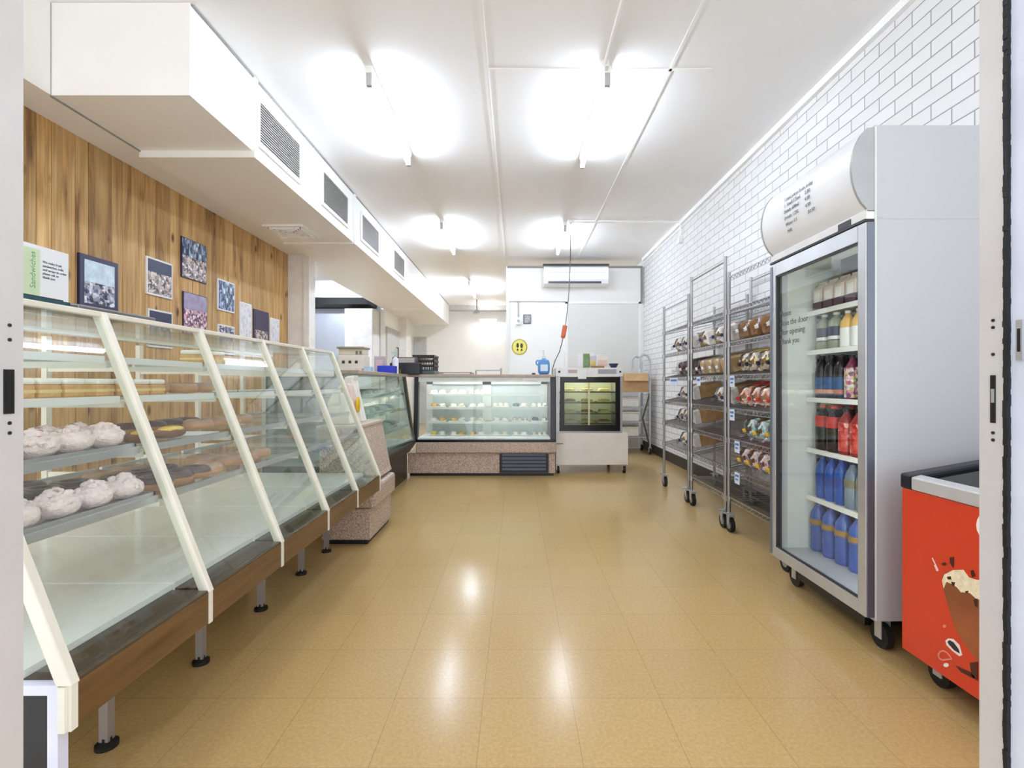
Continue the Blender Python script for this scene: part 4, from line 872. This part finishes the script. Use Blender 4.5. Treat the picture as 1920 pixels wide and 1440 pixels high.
T_R = mat('red_tag', (206, 56, 48), .5); T_B = mat('blue_tag', (44, 54, 110), .5); T_K = mat('black_tag', (30, 30, 34), .5); T_Y = mat('yellow_tag', (236, 200, 60), .5); T_W = mat('white_tag', (236, 236, 236), .5); T_G = mat('green_tag', (80, 140, 90), .5)
LF = {'wy': loaf(CW, PR_Y, T_K, 'white_loaf', T_Y), 'wr': loaf(CG, PR_R, T_R, 'wrapped_loaf', T_R), 'bt': loaf(CB, PR_T, T_Y, 'brown_loaf', T_G), 'bp': loaf(CB, PR_P, T_Y, 'grain_loaf', T_R), 'pl': loaf(CB, None, T_W, 'crusty_loaf'), 'pw': loaf(CW, PR_W, T_B, 'golden_loaf'), 'dk': loaf(CD, None, T_W, 'dark_loaf'), 'lg': loaf(CG, None, T_W, 'long_loaf', None, 1.5)}
ang = -math.atan(TAN)
def put_loaves(kind, rackname, zf, ys, desc, dx=.09):
    nm = {1.62: 'first', 1.38: 'second', 1.14: 'third', .90: 'fourth', .68: 'fifth', .46: 'sixth'}[zf]
    for i, y in enumerate(ys):
        which = desc if len(ys) == 1 else '%s %s from camera' % (ORDN[i], desc)
        x = XF+dx+random.uniform(-.01, .01)
        place('loaf_'+kind, LF[kind], (x, y, zsh(zf, x)+.008), '%s, %s shelf down on %s bread rack' % (which, nm, rackname), 'bagged loaves on the bread racks', rz=random.uniform(-.06, .06), ry=ang)
put_loaves('pl', 'near', 1.38, [2.95, 3.09, 3.23, 3.37, 3.50], 'crusty brown loaf')
put_loaves('wy', 'near', 1.14, [2.93, 3.07, 3.21, 3.35, 3.49], 'yellow-labelled white loaf')
put_loaves('wr', 'near', .90, [2.93, 3.07, 3.21, 3.35, 3.49], 'red-tagged white loaf')
put_loaves('bt', 'near', .68, [2.96, 3.10, 3.24, 3.40], 'teal and white bagged brown loaf')
put_loaves('bp', 'near', .46, [2.95, 3.09, 3.23, 3.38, 3.51], 'purple and white bagged grain loaf')
put_loaves('pw', 'middle', 1.38, [3.78, 3.93, 4.20], 'golden loaf')
put_loaves('lg', 'middle', 1.14, [3.76, 3.90, 4.04, 4.18], 'long pale loaf', .05)
put_loaves('pw', 'middle', .90, [3.76, 3.92], 'golden loaf')
put_loaves('pw', 'farthest', 1.38, [4.56, 4.72, 4.95], 'golden loaf')
put_loaves('dk', 'farthest', 1.14, [4.55, 4.70, 4.88], 'dark rye loaf')
put_loaves('pw', 'farthest', .90, [4.58, 4.74], 'golden loaf')
put_loaves('pw', 'farthest', .68, [4.54, 4.68, 4.82], 'golden loaf')
put_loaves('pw', 'farthest', .46, [4.58, 4.74], 'golden loaf')
TAGB = mat('pale_blue_ticket', (214, 226, 244), .5); TAGT = mat('blue_print', (92, 120, 186), .5)
for i, (y, z, lb) in enumerate(((3.53, 1.14, 'third'), (3.53, .90, 'fourth'), (3.45, .68, 'fifth'), (3.45, .46, 'sixth'))):
    r = thing('price_ticket', (XF-.01, y, z-.09), 'blue and white price ticket on the %s shelf of the near bread rack' % lb, 'price tag', 'price tickets on the bread racks')
    MB().box(XF-.012, XF-.009, y-.045, y+.03, z-.085, z-.005).build('card', TAGB, r)
    MB().box(XF-.013, XF-.012, y-.035, y+.02, z-.035, z-.02).box(XF-.013, XF-.012, y-.025, y+.015, z-.06, z-.048).build('print', TAGT, r)
for i, (y, z, w, lb) in enumerate(((4.17, 1.14, .04, 'blue and white price ticket on the third shelf of the middle bread rack'), (4.83, 1.14, .12, 'wide pale blue price ticket on the farthest bread rack'), )):
    r = thing('price_ticket', (XF-.01, y, z-.09), lb, 'price tag', 'price tickets on the bread racks')
    MB().box(XF-.012, XF-.009, y-w, y+w, z-.08, z-.005).build('card', TAGB, r); MB().box(XF-.013, XF-.012, y-w*.8, y+w*.7, z-.04, z-.02).build('print', TAGT, r)

# ------------------------------------------------------------------ upright drinks fridge
FX, FN, FF = 1.424, 1.95, 2.68
fg = thing('drinks_fridge', (1.76, 2.31, 0), 'tall white single-door drinks fridge with rounded header sign', 'fridge')
MB().box(FX, XR-.03, FN, FN+.045, .135, 2.106).box(FX, XR-.03, FF-.045, FF, .135, 2.106).box(XR-.08, XR-.03, FN+.045, FF-.045, .135, 2.106).box(FX, XR-.08, FN+.045, FF-.045, 1.70, 2.106).box(FX, XR-.08, FN+.045, FF-.045, .135, .20).build('cabinet', FRIDGEW, fg)
MB().box(XR-.09, XR-.08, FN+.045, FF-.045, .2, 1.7).box(FX+.03, XR-.09, FN+.045, FN+.05, .2, 1.7).box(FX+.03, XR-.09, FF-.05, FF-.045, .2, 1.7).build('liner', FRIDGEI, fg)
MB().box(FX+.03, XR-.09, FN+.05, FF-.05, 1.69, 1.70).build('liner_top', FRIDGEI, fg)
MB().box(FX-.001, FX+.006, FN-.004, FN, .14, 2.1).box(FX+.006, FX+.03, FN-.0015, FN, 1.74, 2.1, 1).build('edge_bead', [FRIDGEI, FRIDGEW], fg)
MB().box(FX+.006, XR-.04, FN-.0015, FN, 1.735, 1.739).build('side_seam', mat('seam_grey', (160, 162, 166), .5), fg)
# header
arc = [(FX, 2.10)]
for i in range(13):
    t = -1+2*i/12; arc.append((1.398-.062*(1-t*t)**.8, 1.935-t*.16))
arc += [(1.398, 1.765), (FX, 1.765)]
MB().prism(arc, 'y', FN+.012, FF-.012).build('header_sign', mat('header_white', (238, 241, 246), .4, var=.01), fg, smooth=True)  # header face in one even white
for ya_, yb2 in ((FN, FN+.012), (FF-.012, FF)): MB().prism([(x-.003 if x < FX else x, z) for x, z in arc], 'y', ya_, yb2).build('header_end', mat('header_end_grey', (168, 170, 173), .4), fg)
MB().box(1.392, FX, FN, FF, 1.735, 1.768).build('header_strip', mat('strip_white', (232, 232, 230), .4), fg)
MB().box(1.3895, 1.392, FN+.09, FN+.17, 1.738, 1.764).build('temperature_display', BLACK, fg)
MB().box(1.385, FX, FN, FF, 1.725, 1.735).build('gasket_strip', mat('gasket_dark', (50, 50, 54), .6), fg)
hx = 1.337
def htext(body, y, z, size, rz):
    M = RX_N.copy()
    text(None, 'price_writing', body, size, (hx+abs(z-1.935)**2*1.7-.004, y, z), M, mat('faint_grey_ink', (128, 130, 138), .6), fg)
rows = [('Prices  from  today', 0), ('1  Juice 500ml', .0), ('Water 600ml', .0), ('Water 1.5L', 0), ('Milk 2L', 0)]
zz = 1.985
for i, (s1, pr) in enumerate((('Drink prices from today', ''), ('1  Small 375ml', '2.80'), ('Drinks 600ml', '4.00'), ('Drinks 1.25L', '4.50'), ('Water 1.5', '$3.50'), ('Milk', ''))):
    z = zz-i*.031
    htext(s1, 2.445, z, .0235, 0)
    if pr: htext(pr, 2.445-.175-.01*(i > 3), z, .0235, 0)
# casters and base
for x, y in ((1.50, FN+.06), (1.50, FF-.06), (2.03, FN+.06), (2.03, FF-.06)): castor_parts(x, y, .05, .135, fg)
MB().box(1.47, 2.08, FN+.12, FF-.12, .06, .135).build('compressor_tray', BLACK, fg)
# door
dx0, dx1 = 1.388, FX-.004
dr = MB().box(dx0, dx1, FN, FN+.045, .15, 1.722).box(dx0, dx1, FF-.05, FF, .15, 1.722).box(dx0, dx1, FN+.045, FF-.05, 1.655, 1.722).box(dx0, dx1, FN+.045, FF-.05, .15, .205).build('door', ALU, fg, bevel=.002)
MB().box(dx0+.006, dx1+.002, FN-.003, FN, .15, 1.722).build('edge_channel', ALUD, dr)
MB().box(dx0-.004, dx0, FF-.022, FF-.004, .16, 1.71).build('handle_channel', ALUD, dr)
MB().box(dx0+.004, dx0+.012, FN+.045, FF-.05, 1.645, 1.657).box(dx0+.004, dx0+.012, FN+.045, FF-.05, .203, .215).box(dx0+.004, dx0+.03, FF-.062, FF-.05, .205, 1.655).box(dx0+.004, dx0+.03, FN+.045, FN+.05, .205, 1.655).build('gasket', mat('gasket_dark', (50, 50, 54), .6), dr)
MB().box(dx0+.012, dx0+.016, FN+.05, FF-.062, .205, 1.655).build('door_glass', GLASS, dr)
text(None, 'door_writing', 'Please\nclose the door\nafter opening\nThank you', .042, (dx0+.009, 2.60, 1.43), RX_N, mat('door_grey_ink', (92, 96, 96), .6), dr)
# inside
MB().box(1.60, 1.95, 2.20, 2.42, 1.615, 1.69).build('fan_box', mat('fan_box_dark', (50, 52, 54), .5), fg)
mm = MB()
for yy in (FN+.06, FF-.058): mm.box(1.60, 1.625, yy-.004, yy+.004, .25, 1.6)
for i in range(40): z = .27+i*.033; mm.box(1.603, 1.622, FF-.066, FF-.062, z, z+.015, 1)
mm.build('shelf_rail', [ALU, DARK], fg)
SF = [1.454, 1.248, 1.0, .733, .482]
for z in SF:
    s_ = MB().box(1.56, 2.03, FN+.055, FF-.055, z-.008, z).build('shelf', mat('fridge_wire_shelf', (224, 226, 220), .4), fg)
    MB().box(1.552, 1.56, FN+.055, FF-.055, z-.018, z+.006).build('shelf_edge', mat('shelf_front_white', (240, 242, 238), .4), s_)
MB().box(FX+.012, FX+.028, FN+.047, FN+.06, .25, 1.65).build('interior_light', mat('lit_cabinet_tube', (245, 250, 255), .5, var=0, emit=9), fg)
def bottle(name, R, Hh, body, capm, labm, lz=(.35, .62), neck=.72, ribs=False, lab2=None):
    def f():
        pr = [(R*.85, 0), (R, .012)]
        if ribs:
            z = .02
            while z < Hh*.55: pr += [(R, z), (R*.94, z+.008)]; z += .016
        pr += [(R, Hh*.6), (R*.92, Hh*neck), (R*.45, Hh*.87), (R*.36, Hh*.9), (R*.36, Hh*.93)]
        o = MB().lathe(pr, (0, 0, 0), 16).build(name, body, origin=(0, 0, 0), smooth=True); o['category'] = 'bottle'
        MB().lathe([(R*.42, Hh*.93), (R*.42, Hh*.995), (R*.38, Hh)], (0, 0, 0), 12).build('cap', capm, o, smooth=True)
        MB().lathe([(R*1.015, Hh*lz[0]), (R*1.015, Hh*lz[1])], (0, 0, 0), 16).build('label', labm, o, smooth=True)
        if lab2: MB().lathe([(R*1.02, Hh*(lz[0]+.03)), (R*1.02, Hh*(lz[0]+.12))], (0, 0, 0), 16).build('label_band', lab2, o, smooth=True)
        return o
    return f
WB = mat('blue_water_plastic', (62, 98, 180), .12, var=.1, spec=.7); WB2 = mat('bright_blue_plastic', (38, 94, 186), .12, var=.15); CLR = mat('smoky_clear_plastic', (122, 140, 160), .1, var=.2)
COLA = mat('dark_cola', (30, 20, 20), .12); REDL = mat('red_label', (196, 44, 40), .35, var=.1); REDB = voro('red_splash_label', [(190, 44, 40), (220, 90, 76), (170, 26, 30), (236, 190, 180)], 60)
MIX = voro('mixed_drink_label', [(60, 60, 110), (206, 96, 120), (226, 226, 232), (196, 190, 90), (70, 52, 90)], 70); BLL = mat('dark_blue_label', (34, 84, 140), .35, var=.1)
MILK = mat('coffee_milk_carton', (226, 214, 204), .45, var=.05); YEL = mat('juice_yellow', (230, 186, 88), .3, var=.08); WLB = mat('white_drink_label', (240, 240, 236), .4)
def carton():
    o = MB().box(-.034, .034, -.034, .034, 0, .115).prism([(-.034, .115), (.034, .115), (.004, .145), (-.004, .145)], 'y', -.034, .034).box(-.004, .004, -.034, .034, .14, .155).build('milk_carton', MILK, origin=(0, 0, 0), bevel=.002); o['category'] = 'carton'
    MB().box(-.0352, .0352, -.0352, .0352, .01, .05).build('printed_band', mat('cocoa_print', (96, 64, 76), .4, var=.2), o)
    MB().box(-.0356, -.034, -.02, .02, .055, .1).build('front_patch', WLB, o); return o
BT = {'w15': bottle('large_water_bottle', .043, .268, WB, mat('blue_cap', (40, 60, 140), .4), mat('blue_orange_label', (84, 96, 150), .4, var=.2, scale=40), (.50, .64), .74, True, mat('ochre_band', (170, 130, 70), .5)),
      'w6': bottle('small_water_bottle', .034, .228, WB2, mat('blue_cap', (40, 60, 140), .4), mat('deep_blue_label', (30, 70, 160), .4, var=.15, scale=40), (.35, .6)),
      'w6c': bottle('sports_drink_bottle', .036, .225, CLR, mat('navy_cap', (30, 34, 70), .4), mat('olive_gold_label', (120, 118, 96), .4, var=.3, scale=50), (.45, .62)),
      'co': bottle('cola_bottle', .038, .235, COLA, T_R, REDL, (.52, .76)),
      'rd': bottle('red_drink_bottle', .036, .225, mat('red_drink', (150, 30, 30), .12), mat('black_cap', (24, 20, 22), .4), REDB, (.08, .7)),
      'bl': bottle('blue_label_bottle', .034, .225, mat('dark_drink', (36, 28, 36), .12), T_K, BLL, (.1, .5), .72, False, mat('salmon_band', (206, 122, 96), .4)),
      'mx': bottle('mixed_label_bottle', .034, .215, mat('berry_drink', (120, 40, 70), .15), T_K, MIX, (.06, .72)),
      'ju': bottle('juice_bottle', .034, .185, YEL, mat('white_cap', (240, 240, 240), .4), WLB, (.06, .55)),
      'sm': bottle('smoothie_bottle', .038, .19, mat('grey_green_drink', (150, 158, 132), .3), T_W, mat('navy_label', (54, 58, 80), .4), (.25, .62), .78, False, WLB), 'ct': carton}
def put_b(kind, z, ys, xs, desc, shelf, dx=0):
    for r_i, x in enumerate(xs):
        for i, y in enumerate(ys):
            rown = ('front row' if r_i == 0 else 'back row')
            place('b_'+kind, BT[kind], (x, y, z), '%s from the far side, %s, %s of drinks fridge' % ((ORDN[i]+' '+desc), rown, shelf), desc+'s in the drinks fridge', rz=random.uniform(0, 6) if kind != 'ct' else 0)
put_b('w15', .2, [2.59, 2.49, 2.39, 2.29, 2.19], [1.60, 1.70], 'large blue water bottle', 'floor')
put_b('w6', .482, [2.575, 2.50, 2.425], [1.61, 1.69], 'small blue water bottle', 'lowest shelf')
put_b('w6c', .482, [2.345, 2.265, 2.185, 2.105], [1.61, 1.69], 'clear sports drink bottle', 'lowest shelf')
put_b('co', .733, [2.57, 2.48], [1.61, 1.70], 'black cola bottle', 'second shelf up')
put_b('rd', .733, [2.39, 2.305, 2.22, 2.135], [1.61, 1.70], 'red drink bottle', 'second shelf up')
put_b('bl', 1.0, [2.58, 2.505, 2.43], [1.61, 1.69], 'blue-labelled dark bottle', 'third shelf up')
put_b('mx', 1.0, [2.35, 2.27, 2.19, 2.11], [1.61, 1.69], 'multicoloured-label bottle', 'third shelf up')
put_b('sm', 1.248, [2.56, 2.465], [1.61, 1.70], 'dark-labelled smoothie bottle', 'fourth shelf up')
put_b('ju', 1.248, [2.38, 2.30, 2.22, 2.14], [1.61, 1.69], 'yellow juice bottle', 'fourth shelf up')
put_b('ct', 1.454, [2.57, 2.485, 2.40, 2.315, 2.23, 2.145], [1.61, 1.70], 'coffee milk carton', 'top shelf')

# ------------------------------------------------------------------ red chest freezer
CX = 1.43
cf = thing('chest_freezer', (1.76, 1.4, 0), 'orange-red ice cream chest freezer with sloping dark lid at right edge', 'freezer')
y0, y1 = .98, 1.82
ORG_ = mat('orange_red_panel', (208, 62, 34), .35, var=.02)
MB().box(CX, 2.08, y0, y1, .10, .695).build('body', ORG_, cf, bevel=.003)
def ztop(x): return .745+(x-CX)*.18
MB().prism([(CX-.004, .695), (CX-.004, .748), (CX+.05, .757), (2.08, ztop(2.08)), (2.08, .695)], 'y', y1-.05, y1+.004).build('lid_frame', mat('navy_black_frame', (30, 34, 44), .35), cf, bevel=.006)
MB().prism([(CX-.004, .695), (CX-.004, .748), (CX+.05, .757), (2.08, ztop(2.08)), (2.08, .695)], 'y', y0-.004, y0+.05).build('lid_frame', mat('navy_black_frame', (30, 34, 44), .35), cf, bevel=.006)
MB().prism([(2.03, ztop(2.03)), (2.08, ztop(2.08)), (2.08, .695), (2.03, .695)], 'y', y0+.05, y1-.05).build('lid_frame', mat('navy_black_frame', (30, 34, 44), .35), cf)
MB().prism([(CX-.006, .697), (CX-.006, .742), (CX+.03, .752), (CX+.03, .697)], 'y', y0+.05, y1-.05).build('front_rail', mat('silver_rail', (206, 206, 208), .35, .3), cf, bevel=.004)
MB().prism([(CX+.03, ztop(CX+.03)-.012), (2.03, ztop(2.03)-.012), (2.03, ztop(2.03)-.018), (CX+.03, ztop(CX+.03)-.018)], 'y', y0+.05, y1-.05).build('glass_lid', glass('smoky_lid_glass', (120, 116, 130)), cf)
MB().box(CX+.03, 2.03, y0+.05, y1-.05, .69, .70).build('inner_floor', mat('dark_lilac_interior', (112, 106, 124), .5), cf)
for x, y in ((1.52, y1-.07), (1.52, y0+.07), (2.0, y1-.07), (2.0, y0+.07)): castor_parts(x, y, .045, .10, cf)
MB().box(1.5, 2.05, y0+.15, y1-.2, .05, .10).build('underframe', BLACK, cf)
def fp(px, py): Y = CX*920/(px-968); return (Y, 1.08-(py-719)*Y/920)
def decal(pts, d, m, nm):
    q = [fp(*p) for p in pts]; MB().prism(q, 'x', CX-d, CX-.0004).build(nm, m, cf)
c8 = lambda L: [(1740+a/4.8, 1020+b/4.8) for a, b in L]
decal(c8([(130, 290), (140, 400), (185, 560), (245, 760), (330, 900), (445, 1050), (560, 1180), (700, 1240), (900, 1000), (840, 560), (600, 420), (430, 360), (250, 260), (165, 255)]), .0012, mat('cone_brown_print', (150, 84, 48), .4, var=.25, scale=5), 'cone_picture')
decal(c8([(150, 275), (230, 235), (320, 232), (370, 300), (430, 320), (520, 330), (700, 380), (840, 460), (830, 540), (700, 560), (560, 520), (440, 495), (380, 440), (300, 435), (265, 390), (215, 360), (170, 340), (145, 400), (130, 330)]), .0018, mat('cream_swirl_print', (240, 228, 196), .4, var=.12, scale=60), 'cream_picture')
CHK = mat('chocolate_print', (70, 30, 22), .4)
for L in ([(120, 180), (150, 165), (170, 180), (150, 195)], [(200, 120), (235, 115), (235, 190), (230, 215), (205, 175)], [(390, 240), (410, 235), (430, 290), (400, 300)], [(175, 295), (210, 290), (215, 320), (185, 320)], [(215, 340), (250, 345), (240, 380), (220, 370)], [(340, 425), (370, 420), (365, 440), (345, 440)], [(415, 500), (450, 490), (450, 570), (430, 560)], [(380, 1070), (450, 1060), (450, 1230), (400, 1190)], [(255, 1095), (380, 1150), (430, 1200), (420, 1215), (300, 1150)]):
    decal(c8(L), .0024, CHK, 'chocolate_flake')
WP = mat('white_print', (246, 236, 232), .4); PKP = mat('pink_print', (232, 150, 132), .4)
decal(c8([(160, 870), (185, 850), (230, 855), (285, 910), (310, 1000), (285, 1010), (220, 960), (170, 910)]), .0016, WP, 'bean_outline'); decal(c8([(180, 880), (200, 865), (235, 885), (280, 945), (292, 985), (240, 955), (195, 905)]), .0026, mat('dark_bean', (44, 36, 50), .4), 'bean_fill')
def loop(L, w, m, nm):
    mm = MB(); q = [fp(*p) for p in c8(L)]
    for a, b in zip(q, q[1:]): mm.bar((CX-.001, *a), (CX-.001, *b), .0012, w)
    mm.build(nm, m, cf)
loop([(105, 1030), (95, 1000), (110, 970), (140, 960), (175, 980), (200, 1010), (215, 1035), (170, 1040), (130, 1045), (105, 1030)], .004, PKP, 'swirl')
loop([(40, 125), (95, 240)], .003, WP, 'spark_line'); loop([(60, 190), (85, 245)], .003, WP, 'spark_line')
decal([(1740+165/4.8+5*math.cos(t*.785), 1020+1090/4.8+4*math.sin(t*.785)) for t in range(8)], .0014, WP, 'dot'); decal([(1740+150/4.8+3*math.cos(t*.785), 1020+740/4.8+3*math.sin(t*.785)) for t in range(8)], .0014, PKP, 'dot')
decal([(1852+21*math.cos(t*.4), 985+26*math.sin(t*.4)) for t in range(16)], .0014, WP, 'round_emblem')
